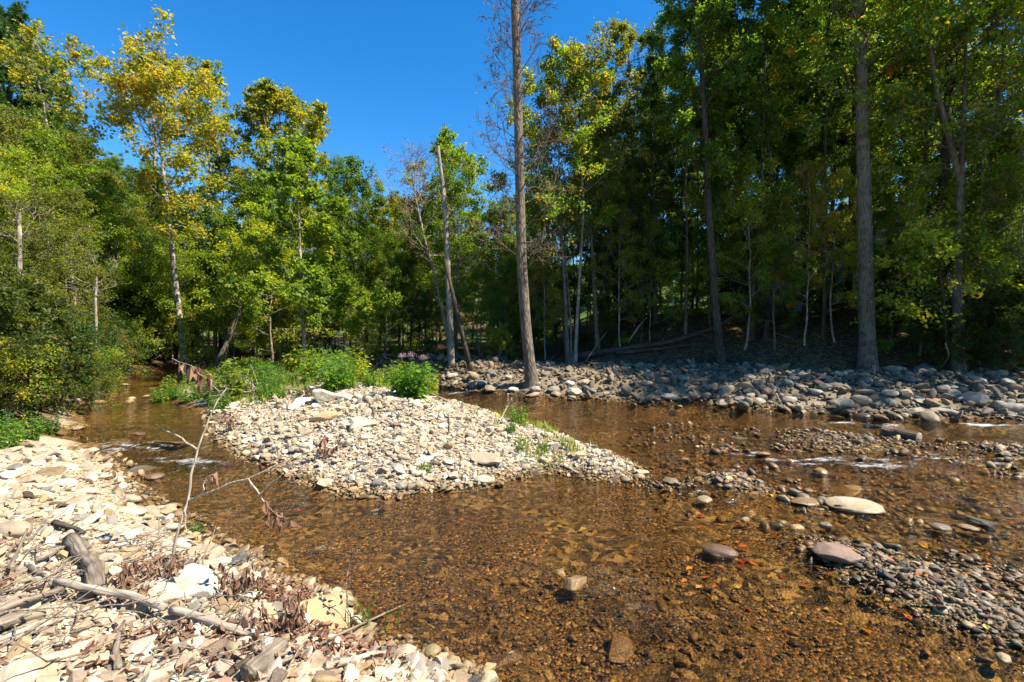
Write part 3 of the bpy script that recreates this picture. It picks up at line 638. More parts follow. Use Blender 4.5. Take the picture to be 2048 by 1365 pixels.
HERO = [
 # gravel bar
 (655, 786, 54, 42, 'cream', 'angular', 'large cream angular boulder on the crest of the gravel bar'),
 (692, 789, 34, 26, 'white', 'angular', 'white stone touching the large cream boulder on the bar crest'),
 (648, 827, 56, 32, 'ochre', 'round', 'big ochre boulder with rounded top just below the bar crest'),
 (606, 858, 34, 30, 'tan', 'angular', 'tan upright stone below the big ochre boulder on the bar'),
 (610, 888, 26, 24, 'cream', 'round', 'egg shaped cream stone leaning on a grey one on the bar'),
 (589, 897, 26, 22, 'grey', 'flat', 'grey stone beside the egg shaped cream stone on the bar'),
 (733, 872, 28, 18, 'white', 'angular', 'white oblong stone lying alone on the middle slope of the bar'),
 (859, 896, 24, 25, 'ochre', 'round', 'ochre egg shaped stone standing on the bar face'),
 (975, 917, 64, 30, 'tan', 'angular', 'long wedge shaped tan boulder on the right part of the bar'),
 (939, 911, 20, 24, 'tan', 'angular', 'small block propped against the left end of the wedge shaped boulder'),
 (969, 955, 44, 28, 'cream', 'flat', 'smooth cream stone at the water edge below the wedge shaped boulder'),
 (997, 969, 26, 17, 'reddish', 'angular', 'dark reddish stone at the water edge of the gravel bar'),
 (1051, 932, 22, 25, 'cream', 'round', 'upright cream pebble stone right of the wedge shaped boulder'),
 (757, 960, 34, 26, 'dark grey', 'flat', 'dark grey slanted stone near the water edge of the bar'),
 (808, 912, 30, 20, 'tan', 'round', 'tan rounded stone in the middle of the bar face'),
 (846, 919, 30, 16, 'white', 'slab', 'white flat stone beside the tan rounded one on the bar'),
 (800, 938, 30, 18, 'white', 'flat', 'white flat stone lowest of three on the bar face'),
 (651, 964, 34, 22, 'cream', 'angular', 'cream stone at the lower left tip of the bar by the water'),
 (586, 940, 22, 20, 'white', 'angular', 'white stone at the stream edge left of the bar tip'),
 (839, 967, 28, 22, 'tan', 'round', 'tan stone half in the water on the near edge of the bar'),
 (905, 948, 28, 22, 'cream', 'angular', 'cream block on the near edge left of the smooth cream stone'),
 (751, 768, 24, 14, 'white', 'round', 'white rounded stone on the crest beside the flowering weed'),
 (678, 775, 20, 12, 'tan', 'round', 'small tan stone behind the white one on the bar crest'),
 (1155, 908, 34, 14, 'ochre', 'slab', 'flat ochre stone near the tail of the bar'),
 (725, 838, 60, 44, 'cream', 'slab', 'broad cream slab tilted on the bar beside the curved stick'),
 (600, 805, 44, 16, 'white', 'slab', 'flat white slab on the left crest of the bar'),
 (545, 886, 30, 16, 'tan', 'flat', 'tan flat stone above the left shore of the bar'),
 (498, 880, 26, 18, 'white', 'angular', 'white stone above the left stream arm on the bar'),
 (880, 815, 34, 16, 'ochre', 'flat', 'ochre flat stone on the right crest of the bar by the grey stick'),
 # near bank
 (24, 1050, 74, 64, 'tan', 'round', 'round tan boulder cut by the left edge of the picture'),
 (88, 1056, 40, 34, 'grey', 'round', 'round grey stone right of the boulder at the left picture edge'),
 (206, 1119, 92, 58, 'cream', 'flat', 'pale disc shaped stone right of the curved driftwood chunk'),
 (262, 1103, 54, 40, 'ochre', 'flat', 'ochre stone overlapping the pale disc shaped stone'),
 (264, 1018, 54, 26, 'cream', 'flat', 'cream flat stone near the water on the left bank'),
 (180, 1037, 46, 32, 'white', 'angular', 'white angular stone in the middle of the left bank'),
 (328, 1016, 44, 26, 'cream', 'round', 'cream rounded stone at the water edge of the left bank'),
 (400, 1106, 92, 18, 'tan', 'flat', 'long flat tan stone lying beside the dark grey pair'),
 (410, 1128, 84, 30, 'cream', 'slab', 'cream slab just below the long flat tan stone'),
 (340, 1166, 176, 74, 'white', 'slab', 'huge white slab behind the bare sapling'),
 (645, 1218, 122, 86, 'ochre', 'angular', 'largest ochre boulder on the near bank by the water'),
 (502, 1154, 48, 38, 'cream', 'round', 'rounded cream stone above the dead leaves on the near bank'),
 (583, 1222, 36, 42, 'white', 'round', 'bright white upright stone left of the largest ochre boulder'),
 (528, 1215, 34, 30, 'white', 'angular', 'white angular stone left of the bright upright one'),
 (66, 1322, 158, 92, 'cream', 'angular', 'large cream boulder in the lower left corner'),
 (20, 1362, 70, 34, 'white', 'slab', 'white slab lying under the large corner boulder'),
 (318, 1342, 64, 56, 'cream', 'slab', 'pale tilted slab at the bottom among dead leaves'),
 (104, 940, 50, 20, 'brown', 'flat', 'brown flat stone on the upper left bank'),
 (75, 922, 24, 14, 'ochre', 'round', 'small ochre stone on the upper left bank'),
 (189, 934, 36, 20, 'tan', 'round', 'tan rounded stone on the upper left bank by the stream'),
 (457, 1097, 30, 20, 'dark grey', 'round', 'larger dark grey stone of the pair at the water edge'),
 (484, 1104, 22, 17, 'dark grey', 'round', 'smaller dark grey stone of the pair at the water edge'),
 (512, 1116, 20, 14, 'ochre', 'round', 'small ochre stone right of the dark grey pair'),
 (875, 1322, 62, 56, 'grey', 'angular', 'grey pointed stone at the water edge near the bottom'),
 (806, 1306, 62, 54, 'cream', 'angular', 'cream broken stone left of the grey pointed one'),
 (926, 1357, 62, 26, 'tan', 'slab', 'tan slab at the bottom edge of the bank'),
 (718, 1273, 50, 28, 'white', 'flat', 'white flat stone beside the green grass sprig'),
 (455, 1120, 40, 14, 'grey', 'slab', 'flat grey slab under the dark grey pair'),
 (150, 1000, 60, 22, 'tan', 'flat', 'tan flat stone halfway along the left bank'),
 (60, 985, 66, 26, 'cream', 'slab', 'cream slab on the left bank above the round boulder'),
 (130, 965, 50, 22, 'white', 'flat', 'white flat stone on the left bank below the brown one'),
 (285, 940, 34, 12, 'dark grey', 'slab', 'dark flat slab jutting into the left stream'),
 # in the water
 (1440, 1111, 68, 28, 'reddish', 'flat', 'pinkish oblong stone alone on the sandy stream bed'),
 (1670, 1104, 80, 40, 'reddish', 'round', 'large reddish grey stone standing out of the shallow water'),
 (1705, 1011, 100, 34, 'white', 'flat', 'pale white flat stone just breaking the water'),
 (1612, 1001, 66, 24, 'tan', 'flat', 'tan flat stone under water left of the pale white one'),
 (1692, 980, 64, 20, 'tan', 'flat', 'tan flat stone under water behind the pale white one'),
 (1880, 1058, 36, 40, 'grey', 'flat', 'grey upright stone standing in the right shallows'),
 (1935, 1068, 36, 14, 'tan', 'flat', 'small tan stone right of the grey upright stone'),
 (1960, 1052, 56, 16, 'dark grey', 'slab', 'thin dark slab right of the grey upright stone'),
 (1945, 1035, 80, 22, 'ochre', 'slab', 'ochre slab under water behind the thin dark slab'),
 (1341, 961, 38, 24, 'grey', 'angular', 'square grey block in the water right of the bar tail'),
 (1408, 1009, 30, 15, 'cream', 'flat', 'small cream stone by the little gravel patch'),
 (1356, 826, 26, 12, 'tan', 'angular', 'tan stone alone in the far channel'),
 (1725, 917, 28, 18, 'reddish', 'round', 'reddish stone in the riffle in front of the log'),
 (1148, 1184, 58, 32, 'tan', 'angular', 'tan angular stone in the middle of the near stream'),
 (1120, 1174, 28, 18, 'ochre', 'angular', 'ochre chip against the tan angular stone in the stream'),
 (1002, 1322, 92, 36, 'reddish', 'angular', 'rust coloured stone under water at the bottom'),
 (1240, 1290, 74, 60, 'brown', 'slab', 'dark brown slab under water near the bottom'),
 (1650, 1062, 26, 16, 'grey', 'round', 'small grey stone behind the large reddish grey stone'),
 (1300, 1030, 24, 12, 'tan', 'angular', 'tan stone under water below the bar tail'),
 (1490, 1052, 24, 16, 'ochre', 'round', 'ochre stone on the sandy bed behind the oblong stone'),
 (1855, 1130, 30, 14, 'cream', 'flat', 'cream stone on the upper edge of the right pebble shoal'),
 (1950, 1148, 24, 20, 'white', 'round', 'white stone on the upper right of the pebble shoal'),
 (2005, 1340, 34, 30, 'cream', 'round', 'cream stone in the lower right corner'),
 (1640, 948, 30, 14, 'ochre', 'round', 'ochre stone just below the riffle'),
 (2010, 905, 34, 16, 'grey', 'round', 'grey stone in the right riffle by the picture edge'),
 (1525, 915, 30, 12, 'ochre', 'flat', 'yellowish stone in the white riffle'),
 # far stone bank
 (1944, 793, 56, 36, 'grey', 'flat', 'large smooth grey stone tilted on the right of the far stone bank'),
 (1892, 820, 54, 28, 'grey', 'flat', 'long grey stone at the waterline below the tilted smooth one'),
 (1950, 757, 38, 22, 'cream', 'flat', 'cream flat topped stone on top of the right stone bank'),
 (1903, 781, 44, 24, 'grey', 'round', 'rounded grey stone left of the tilted smooth one'),
 (1812, 782, 34, 26, 'tan', 'round', 'tan rounded stone in the middle of the right stone bank'),
 (1781, 803, 28, 24, 'cream', 'round', 'cream rounded stone low on the right stone bank'),
 (1682, 804, 46, 22, 'dark grey', 'flat', 'dark long stone low at the waterline of the stone bank'),
 (1607, 748, 30, 18, 'cream', 'round', 'bright cream stone on top of the middle stone bank'),
 (1785, 737, 46, 28, 'tan', 'angular', 'tan boulder right of the thick barked trunk'),
 (1850, 732, 74, 34, 'grey', 'angular', 'largest mossy grey boulder on the top of the far bank'),
 (1452, 778, 44, 38, 'tan', 'angular', 'tan block at the mouth of the small inlet'),
 (1426, 769, 34, 26, 'tan', 'angular', 'tan stone behind the block at the small inlet'),
 (1483, 797, 34, 26, 'dark grey', 'round', 'dark grey rounded stone right of the inlet block'),
 (1514, 799, 38, 24, 'grey', 'round', 'grey rounded stone at the waterline right of the inlet'),
 (1578, 796, 40, 28, 'grey', 'round', 'grey stone at the foot of the twisted root'),
 (1727, 784, 38, 18, 'grey', 'flat', 'flat grey stone in the middle of the stone bank'),
 (1632, 782, 30, 20, 'grey', 'round', 'blue grey stone above the dark long one'),
 (1650, 770, 24, 24, 'dark grey', 'round', 'dark egg stone standing on the middle stone bank'),
 (1566, 758, 18, 16, 'ochre', 'round', 'small ochre stone on top of the stone bank above the root'),
 (1110, 775, 34, 22, 'grey', 'round', 'grey stone right of the foot of the tall dead tree'),
 (1150, 780, 34, 24, 'cream', 'round', 'cream stone at the waterline right of the tall dead tree'),
 (1026, 778, 26, 18, 'white', 'round', 'white stone at the waterline left of the tall dead tree'),
 (1112, 786, 28, 18, 'tan', 'round', 'tan stone at the water edge under the dead tree'),
 (1180, 777, 30, 20, 'dark grey', 'round', 'dark stone right of the cream waterline stone'),
 (905, 750, 26, 18, 'cream', 'round', 'cream stone at the foot of the broken snag'),
 (965, 766, 26, 18, 'grey', 'round', 'grey stone halfway between the snag and the dead tree'),
 (1340, 790, 40, 22, 'grey', 'round', 'grey stone left of the small inlet'),
 # left stream arm
 (168, 793, 36, 16, 'cream', 'angular', 'cream stone under the shrubs on the far left shore'),
 (150, 800, 30, 12, 'white', 'slab', 'white slab under the shrubs on the far left shore'),
 (195, 806, 32, 8, 'tan', 'flat', 'flat tan stone barely above the left stream'),
 (258, 807, 28, 8, 'cream', 'flat', 'flat cream stone in the middle of the left stream'),
 (264, 800, 16, 8, 'white', 'round', 'small white stone on the flat cream one in the left stream'),
 (292, 797, 18, 7, 'cream', 'flat', 'small cream stone near the leafy clump in the left stream'),
 (222, 774, 20, 7, 'tan', 'flat', 'tan stone left of the far quiet pool'),
 (250, 773, 18, 6, 'cream', 'flat', 'cream stone in front of the far quiet pool'),
 (156, 855, 30, 14, 'tan', 'round', 'tan stone in the shade of the left shrubs'),
 (125, 866, 26, 12, 'brown', 'flat', 'brown stone in the shade of the left shrubs'),
 (280, 866, 26, 9, 'reddish', 'flat', 'reddish stone just under the left stream surface'),
 (335, 885, 60, 22, 'reddish', 'slab', 'broad reddish slab under the left stream riffle'),
 (310, 955, 36, 12, 'reddish', 'flat', 'small reddish stone beside the dark flat slab'),
]
BIG = {'boulder', 'slab', 'block'}
for h in HERO:
    nm = 'boulder' if 'boulder' in h[6] else 'river_stone'
    kw = {}
    if 'wedge shaped tan boulder' in h[6]: kw = dict(rz=-0.35, tilt=(0, 0.12), i=1)
    if 'huge white slab' in h[6]: kw = dict(rz=0.5, tilt=(0.12, -0.12), i=2)
    if 'pinkish oblong' in h[6]: kw = dict(rz=-0.35, tilt=(0, 0), i=1, sink=0.1)
    if 'large reddish grey' in h[6]: kw = dict(rz=-0.1, tilt=(0, 0), sink=0.1)
    if 'pale white flat' in h[6]: kw = dict(rz=-0.25, tilt=(0, 0), sink=0.05)
    put_stone(*h[:6], label=h[6], name=nm, **kw)

def filler(n, box, zone_phrase, colset, kinds, wpx, name='river_stone', shape=(0.5, 0.9), keep=None):
    """more single stones inside a patch of the picture, never inside one already standing"""
    x0, y0, x1, y1 = box; got = 0; tries = 0
    while got < n and tries < n * 60:
        tries += 1
        px, py = random.uniform(x0, x1), random.uniform(y0, y1)
        w = random.uniform(*wpx)
        p = hit(px, py)
        if keep and not keep(p): continue
        a = w / F * p[1] / 2
        if any((p[0] - s[0]) ** 2 + (p[1] - s[1]) ** 2 < (0.8 * (a + s[2])) ** 2 for s in STONES): continue
        c = random.choices(colset[0], colset[1])[0]
        put_stone(px, py, w, w * random.uniform(*shape), c, random.choice(kinds), zone=zone_phrase, pt=p)
        got += 1
bar_ok = lambda p: p[2] > 0.02
filler(18, (430, 800, 700, 870), 'on the upper left of the gravel bar', DRY, ['angular', 'slab', 'flat', 'angular'], (14, 27), keep=bar_ok)
filler(16, (700, 790, 930, 870), 'on the upper right of the gravel bar', DRY, ['angular', 'slab', 'flat', 'angular'], (14, 27), keep=bar_ok)
filler(15, (520, 880, 760, 965), 'on the lower left of the gravel bar', DRY, ['angular', 'slab', 'flat', 'angular'], (15, 28), keep=bar_ok)
filler(13, (760, 880, 960, 968), 'on the lower face of the gravel bar', DRY, ['angular', 'flat', 'round'], (18, 30), keep=bar_ok)
filler(12, (960, 860, 1240, 950), 'on the tail of the gravel bar', DRY, ['angular', 'flat', 'round'], (14, 26), keep=bar_ok)
filler(15, (0, 900, 280, 1000), 'on the upper part of the near left bank', DRY, ['angular', 'flat', 'slab', 'round'], (22, 44), keep=bar_ok)
filler(14, (120, 1000, 430, 1100), 'on the middle of the near left bank', DRY, ['angular', 'flat', 'round'], (24, 46), keep=bar_ok)
filler(12, (380, 1140, 860, 1340), 'on the bank edge near the bottom', DRY, ['angular', 'flat', 'round'], (24, 48), keep=bar_ok)
berm_ok = lambda p: p[1] > 10.8 and p[2] > -0.02
filler(16, (880, 740, 1400, 800), 'on the stone bank around the tall dead tree', BERM, ['round', 'flat', 'round', 'angular'], (16, 30), keep=berm_ok)
filler(17, (1400, 735, 1720, 818), 'on the middle of the far stone bank', BERM, ['round', 'flat', 'round', 'angular'], (20, 40), keep=berm_ok)
filler(15, (1720, 750, 2048, 832), 'on the right of the far stone bank', BERM, ['round', 'flat', 'round', 'angular'], (20, 42), keep=berm_ok)
ORD = ['largest', 'second largest', 'third largest', 'fourth largest', 'fifth largest', 'sixth largest', 'seventh largest', 'eighth largest', 'ninth largest', 'tenth largest', 'eleventh largest', 'twelfth largest', 'thirteenth largest', 'fourteenth largest']
grp = {}
SHAPE_WORD = {'angular': 'angular', 'round': 'rounded', 'flat': 'smooth flat', 'slab': 'thin flat'}
for (z, c, k_, a, o) in ZONED: grp.setdefault((z, c, k_), []).append((a, o))
for (z, c, k_), lst in grp.items():
    lst.sort(key=lambda t: -t[0])
    for i, (a, o) in enumerate(lst):
        lead = '' if len(lst) == 1 else ORD[i] + ' '
        tag(o, f'{lead}{c} {SHAPE_WORD[k_]} stone {z}', 'stone', 'stones ' + z)

# ------------------------------------------------------------------ trees
def perp(rs, d, ang, az=None):
    """d turned by ang away from itself, at a random roll"""
    a = np.array([0, 0, 1.0]) if abs(d[2]) < 0.9 else np.array([1.0, 0, 0])
    u = norm(np.cross(d, a)); v = np.cross(d, u)
    r = rs.uniform(0, 2 * math.pi) if az is None else az
    return norm(d * math.cos(ang) + (u * math.cos(r) + v * math.sin(r)) * math.sin(ang))

def limb(rs, p, d, L, n, wob, up):
    P = [p]
    for i in range(n - 1):
        d = norm(d + rs.normal(0, wob, 3) + np.array([0, 0, up])); P.append(P[-1] + d * L / (n - 1))
    return np.array(P), d

def along(P, u):
    s = u * (len(P) - 1); i = min(int(s), len(P) - 2); f = s - i
    return P[i] * (1 - f) + P[i + 1] * f, norm(P[i + 1] - P[i])

def make_tree(seed, height, r0, crown0, spread, n1, nleaf, leaf, mat, bark, lean=(0, 0), wander=0.02, shape='oval', e0=10, e1=65, axis=None, fork=0, droop=0.0,
              clump=0.22, n3=4, twigs=False, sec=3.0, width=0.62, lobes=False, sides=9, top=0.10, bare=False, thick=0.42, sway=(0, 0), roots=0, dens=None):
    """returns (trunk mesh, crown mesh)"""
    leaf *= 0.9; nleaf = int(nleaf * 1.15)
    rs = np.random.default_rng(seed)
    n = 16; t = np.linspace(0, 1, n)
    if axis is None:
        w = np.cumsum(rs.normal(0, wander * height / n ** 0.5, (n, 2)), 0); w -= w[0]
        ax = np.column_stack([w[:, 0] + lean[0] * height * t + sway[0] * height * t ** 2, w[:, 1] + lean[1] * height * t + sway[1] * height * t ** 2, height * t])
    else:
        axis = np.asarray(axis, float); ta = np.linspace(0, 1, len(axis)); ax = np.column_stack([np.interp(t, ta, axis[:, k_]) for k_ in range(3)])
        ax[:, :2] += np.cumsum(rs.normal(0, wander, (n, 2)), 0) * 0.2
    rad = r0 * (1 - (1 - top) * t ** 0.85); rad *= 1 + 0.28 * np.exp(-t * height / 0.35)
    ax = np.vstack([ax[0] - [0, 0, 0.5], ax]); rad = np.concatenate([[rad[0] * 1.1], rad]); 
    T = Tubes(); T.add(ax, rad, sides, rough=0.05, rs=rs)
    for i in range(roots):
        az = i * 6.283 / roots + rs.normal(0, .25); d = np.array([math.cos(az), math.sin(az)]); L_ = rs.uniform(1.6, 3.2) * r0
        T.add(np.array([[*(d * r0 * .45), r0 * 2.2], [*(d * r0 * .95), r0 * .95], [*(d * (r0 + L_ * .5)), .08], [*(d * (r0 + L_)), -.18]]), r0 * np.array([.25, .38, .27, .12]), 7)
    ends = []   # (position, direction, weight)
    def branch(p, d, L, r, tt):
        P, d2 = limb(rs, p, d, L, 7, 0.16, 0.05 - droop)
        R = r * (1 - 0.85 * np.linspace(0, 1, 7)); T.add(P, R, 5)
        m = max(3, int(L * sec))
        for j in range(m):
            u = 0.18 + 0.82 * (j + rs.random()) / m
            q, dd = along(P, min(u, 0.99)); L2 = (0.5 * L * (1.15 - u) + 0.35) * rs.uniform(0.6, 1.2)
            S, _ = limb(rs, q, perp(rs, dd, rs.uniform(0.5, 1.1)), L2, 5, 0.2, 0.04 - droop)
            T.add(S, max(r * 0.32 * (1 - 0.5 * u), 0.008) * (1 - 0.8 * np.linspace(0, 1, 5)), 4)
            for k_ in range(n3):
                q3, d3 = along(S, rs.uniform(0.25, 1)); L3 = rs.uniform(0.25, 0.6) * (0.4 + 0.35 * L2)
                e = perp(rs, d3, rs.uniform(0.3, 0.95)); W, _ = limb(rs, q3, e, L3, 3, 0.25, 0.02 - droop)
                if twigs: T.add(W, np.array([0.009, 0.007, 0.004]) * (1.0 if bare else 0.8), 3)
                ends.append((W[0], W[-1]))
    for i in range(n1):
        tt = ((i + rs.random()) / n1) ** 0.9
        z = crown0 + (1 - crown0) * tt * 0.98
        p, d = along(ax[1:], z)
        if shape == 'oval': s = math.sqrt(max(0.06, 1 - (2 * tt - 0.75) ** 2 / 1.7))
        elif shape == 'cone': s = 1.05 - 0.85 * tt
        elif shape == 'vase': s = 0.45 + 0.65 * tt if tt < 0.8 else 0.9 - 1.2 * (tt - 0.8)
        else: s = 0.75
        L = spread * s * rs.uniform(0.65, 1.15)
        az = i * 2.4 + rs.normal(0, 0.5); el = math.radians(e0 + (e1 - e0) * tt + rs.normal(0, 9))
        dv = np.array([math.cos(az) * math.cos(el), math.sin(az) * math.cos(el), math.sin(el)])
        rr = min(rad[min(n, 1 + int(z * (n - 1)))] * thick, 0.02 + 0.018 * L)
        branch(p, dv, L, rr, tt)
    for i in range(fork):
        p, d = along(ax[1:], crown0 + 0.1 * i); Pf, df = limb(rs, p, perp(rs, d, 0.42), height * (0.95 - crown0), 9, 0.07, 0.10)
        T.add(Pf, rad[3] * 0.62 * (1 - 0.85 * np.linspace(0, 1, 9)), 7)
        for j in range(n1 // 2):
            q, dd = along(Pf, rs.uniform(0.25, 1)); branch(q, perp(rs, dd, rs.uniform(0.6, 1.1)), spread * rs.uniform(0.35, 0.7), 0.03, .5)
    trunk = T.mesh('trunk', bark)
    if not nleaf: return trunk, None
    A = np.array([e[0] for e in ends]); B = np.array([e[1] for e in ends])
    w = rs.lognormal(0, 1.15, len(A)) if not dens else rs.lognormal(0, dens, len(A))
    idx = rs.choice(len(A), nleaf, p=w / w.sum()); u = rs.random(nleaf)[:, None]
    C = A[idx] * (1 - u) + B[idx] * u + rs.normal(0, clump * 0.5, (nleaf, 3)) * np.array([1, 1, 0.75])
    D = norm(norm(B[idx] - A[idx]) * 0.5 + rs.normal(0, 0.7, (nleaf, 3)) + np.array([0, 0, -0.35]))
    Nn = rs.normal(0, 0.55, (nleaf, 3)) + np.array([0, 0, 1.0])
    ct = rs.normal(0, 0.16, len(A))[idx]
    hz = (C[:, 2] / height - 0.5) * 0.0
    tint = np.clip(0.42 + ct + rs.normal(0, 0.17, nleaf) + hz, 0, 1)
    S = leaf * rs.uniform(0.65, 1.3, nleaf)
    return trunk, leaf_mesh('crown', C, D, Nn, S, tint, mat, width=width, lobes=lobes)

def make_pine(seed, height, r0, spread):
    rs = np.random.default_rng(seed); T = Tubes()
    ax = np.array([[0, 0, -0.5]] + [[rs.normal(0, 0.05), rs.normal(0, 0.05), height * i / 12] for i in range(13)]); T.add(ax, r0 * np.linspace(1.05, 0.08, 14), 9)
    C, D = [], []
    z = height * 0.22
    while z < height * 0.985:
        tt = z / height; L0 = spread * (1.08 - tt) ** 0.75 * 1.1
        for k_ in range(5):
            if rs.random() < 0.12: continue
            az = k_ * 1.2566 + rs.uniform(-.4, .4) + z * 2; L = L0 * rs.uniform(0.6, 1.15)
            el = math.radians(5 + 30 * tt + rs.normal(0, 7)); d = np.array([math.cos(az) * math.cos(el), math.sin(az) * math.cos(el), math.sin(el)])
            P, _ = limb(rs, np.array([0, 0, z]), d, L, 6, 0.09, 0.03); T.add(P, 0.05 * (1.2 - tt) * np.linspace(1, 0.2, 6), 4)
            for j in range(int(6 + L * 7)):
                q, dd = along(P, rs.uniform(0.25, 1)); e = perp(rs, dd, rs.uniform(0.3, 1.0)); e[2] = abs(e[2]) * 0.5; W, _ = limb(rs, q, e, rs.uniform(0.25, 0.8), 3, 0.15, 0.05)
                for m_ in range(3):
                    C.append(W[1] * (1 - m_ / 2) + W[2] * m_ / 2 + rs.normal(0, 0.06, 3)); D.append(norm(W[2] - W[0]))
        z += rs.uniform(0.45, 0.8)
    C = np.repeat(np.array(C), 14, 0); D = np.repeat(np.array(D), 14, 0); n = len(C)
    D = norm(D * 0.8 + rs.normal(0, 0.75, (n, 3)) + np.array([0, 0, 0.25])); Nn = rs.normal(0, 1, (n, 3))
    tint = np.clip(0.45 + np.repeat(rs.normal(0, 0.18, n // 14), 14) + rs.normal(0, 0.12, n), 0, 1)
    return T.mesh('trunk', M['bark_dark']), leaf_mesh('crown', C, D, Nn, 0.30 * rs.uniform(0.7, 1.2, n), tint, M['needle'], width=0.2, fold=0.02)

def plant(name, meshes, loc, label, cat, group=None, rz=0.0, scale=1.0, parts=('trunk', 'crown')):
    r = empty(name, loc, label, cat, group, rz, scale)
    for pn, me in zip(parts, meshes):
        if me is not None: link(pn, me, r)
    return r

def base(px, py, Y=None):
    if Y is None: p = hit(px, py)
    else: p = at_y(px, py, Y)
    return (p[0], p[1], H1(p[0], p[1]))

def axis_px(b, pts, Y=None):
    """trunk axis through picture points at the tree's own distance, relative to its base"""
    Y = b[1] if Y is None else Y
    return [at_y(px, py, Y + (i * 0.15)) - np.array(b) if i else np.zeros(3) for i, (px, py) in enumerate(pts)]

KW = dict
V_ = {}   # shared tree kinds for the wood
def kind(key):
    if key not in V_:
        d = dict(
            green_a=KW(seed=31, height=17, r0=.17, crown0=.14, spread=3.6, n1=32, nleaf=32000, leaf=.13, mat=M['green'], bark=M['bark_grey']),
            green_b=KW(seed=32, height=19, r0=.19, crown0=.18, spread=3.9, n1=34, nleaf=36000, leaf=.13, mat=M['green'], bark=M['bark_dark'], e1=75),
            dark_a=KW(seed=33, height=20, r0=.2, crown0=.16, spread=4.2, n1=36, nleaf=38000, leaf=.135, mat=M['dark'], bark=M['bark_dark']),
            dark_b=KW(seed=34, height=18, r0=.15, crown0=.12, spread=3.6, n1=34, nleaf=34000, leaf=.13, mat=M['dark'], bark=M['bark_grey']),
            olive_a=KW(seed=35, height=14, r0=.13, crown0=.10, spread=3.2, n1=30, nleaf=24000, leaf=.11, mat=M['olive'], bark=M['bark_grey']),
            lime_a=KW(seed=36, height=12, r0=.11, crown0=.12, spread=3.0, n1=26, nleaf=18000, leaf=.125, mat=M['lime'], bark=M['bark_grey'], shape='cone'),
            yellow_a=KW(seed=37, height=13, r0=.12, crown0=.25, spread=3.0, n1=24, nleaf=15000, leaf=.13, mat=M['yellow'], bark=M['bark_pale']),
            sap_green=KW(seed=38, height=7, r0=.06, crown0=.12, spread=2.0, n1=22, nleaf=9000, leaf=.10, mat=M['green'], bark=M['bark_grey'], sec=3.5),
            sap_lime=KW(seed=39, height=6, r0=.05, crown0=.10, spread=1.9, n1=20, nleaf=8000, leaf=.10, mat=M['lime'], bark=M['bark_pale'], sec=3.5),
            sap_dark=KW(seed=40, height=5, r0=.05, crown0=.06, spread=2.0, n1=20, nleaf=9000, leaf=.10, mat=M['dark'], bark=M['bark_dark'], sec=3.5),
            shrub_a=KW(seed=41, height=2.8, r0=.03, crown0=.03, spread=1.5, n1=26, nleaf=8000, leaf=.10, mat=M['thicket'], bark=M['bark_dark'], sec=4, clump=.15, e0=25, dens=1.4),
            shrub_b=KW(seed=42, height=2.2, r0=.03, crown0=.03, spread=1.4, n1=24, nleaf=8000, leaf=.075, mat=M['dark'], bark=M['bark_dark'], sec=4, clump=.15, e0=20),
            shrub_c=KW(seed=43, height=2.6, r0=.03, crown0=.03, spread=1.5, n1=24, nleaf=7500, leaf=.08, mat=M['olive'], bark=M['bark_grey'], sec=4, clump=.15, e0=30),
            shrub_d=KW(seed=44, height=1.5, r0=.02, crown0=.03, spread=1.0, n1=22, nleaf=5500, leaf=.07, mat=M['lime'], bark=M['bark_grey'], sec=5, clump=.12, e0=30),
            airy=KW(seed=46, height=9, r0=.06, crown0=.22, spread=2.1, n1=22, nleaf=7500, leaf=.125, mat=M['olive'], bark=M['bark_pale'], sec=3, dens=1.0, twigs=True, clump=.28, wander=.02),
            airy_lime=KW(seed=47, height=9, r0=.06, crown0=.2, spread=2.2, n1=22, nleaf=8500, leaf=.13, mat=M['lime'], bark=M['bark_pale'], sec=3, dens=1.0, twigs=True, clump=.28, wander=.02),
            shade_canopy=KW(seed=48, height=24, r0=.24, crown0=.58, spread=4.2, n1=26, nleaf=26000, leaf=.14, mat=M['green'], bark=M['bark_grey']),  # high bare trunk and crown, shaped to throw shade from out of view
            thin=KW(seed=45, height=15, r0=.09, crown0=.55, spread=2.0, n1=16, nleaf=8000, leaf=.12, mat=M['green'], bark=M['bark_grey'], wander=.012),
        )[key]
        V_[key] = make_tree(**d)
    return V_[key]

# --- named trees, left to right
b = base(372, 727, 20.0)
t = make_tree(501, 12, .155, .42, 4.3, 26, 10500, .14, M['yellow'], M['bark_syc'], axis=axis_px(b, [(372, 727), (362, 660), (350, 560), (338, 440), (322, 300), (312, 290), (308, 250)]),
              shape='vase', e0=22, e1=62, twigs=True, n3=4, lobes=True, width=0.95, dens=0.9, clump=.3, sides=11)
r_syc = plant('sycamore_tree', t, b, 'tall sycamore with thinning yellow leaves and pale leaning trunk at the left stream', 'tree')
rs_ = np.random.default_rng(91); n = 420; zz_ = rs_.beta(1.3, 1.8, n) * 3.4; ax_ = np.array(axis_px(b, [(372, 727), (362, 660), (350, 560)])); cc = np.column_stack([np.interp(zz_, ax_[:, 2], ax_[:, k_]) for k_ in range(3)]) + np.column_stack([rs_.uniform(0, .42, n), rs_.normal(-.1, .16, n), rs_.normal(0, .05, n)])
link('vine', leaf_mesh('vine', cc, rs_.normal(0, .6, (n, 3)) + [0, 0, -.8], rs_.normal(0, .6, (n, 3)) + [.3, -.6, .3], .12 * rs_.uniform(.6, 1.2, n), rs_.random(n), M['lime'], lobes=True), r_syc)
b = base(612, 738)
t = make_tree(502, 11.5, .09, .2, 3.2, 28, 21000, .15, M['lime'], M['bark_pale'], axis=axis_px(b, [(612, 738), (606, 640), (604, 560), (598, 430), (590, 300)]), shape='cone', lobes=True, width=.9, twigs=True)
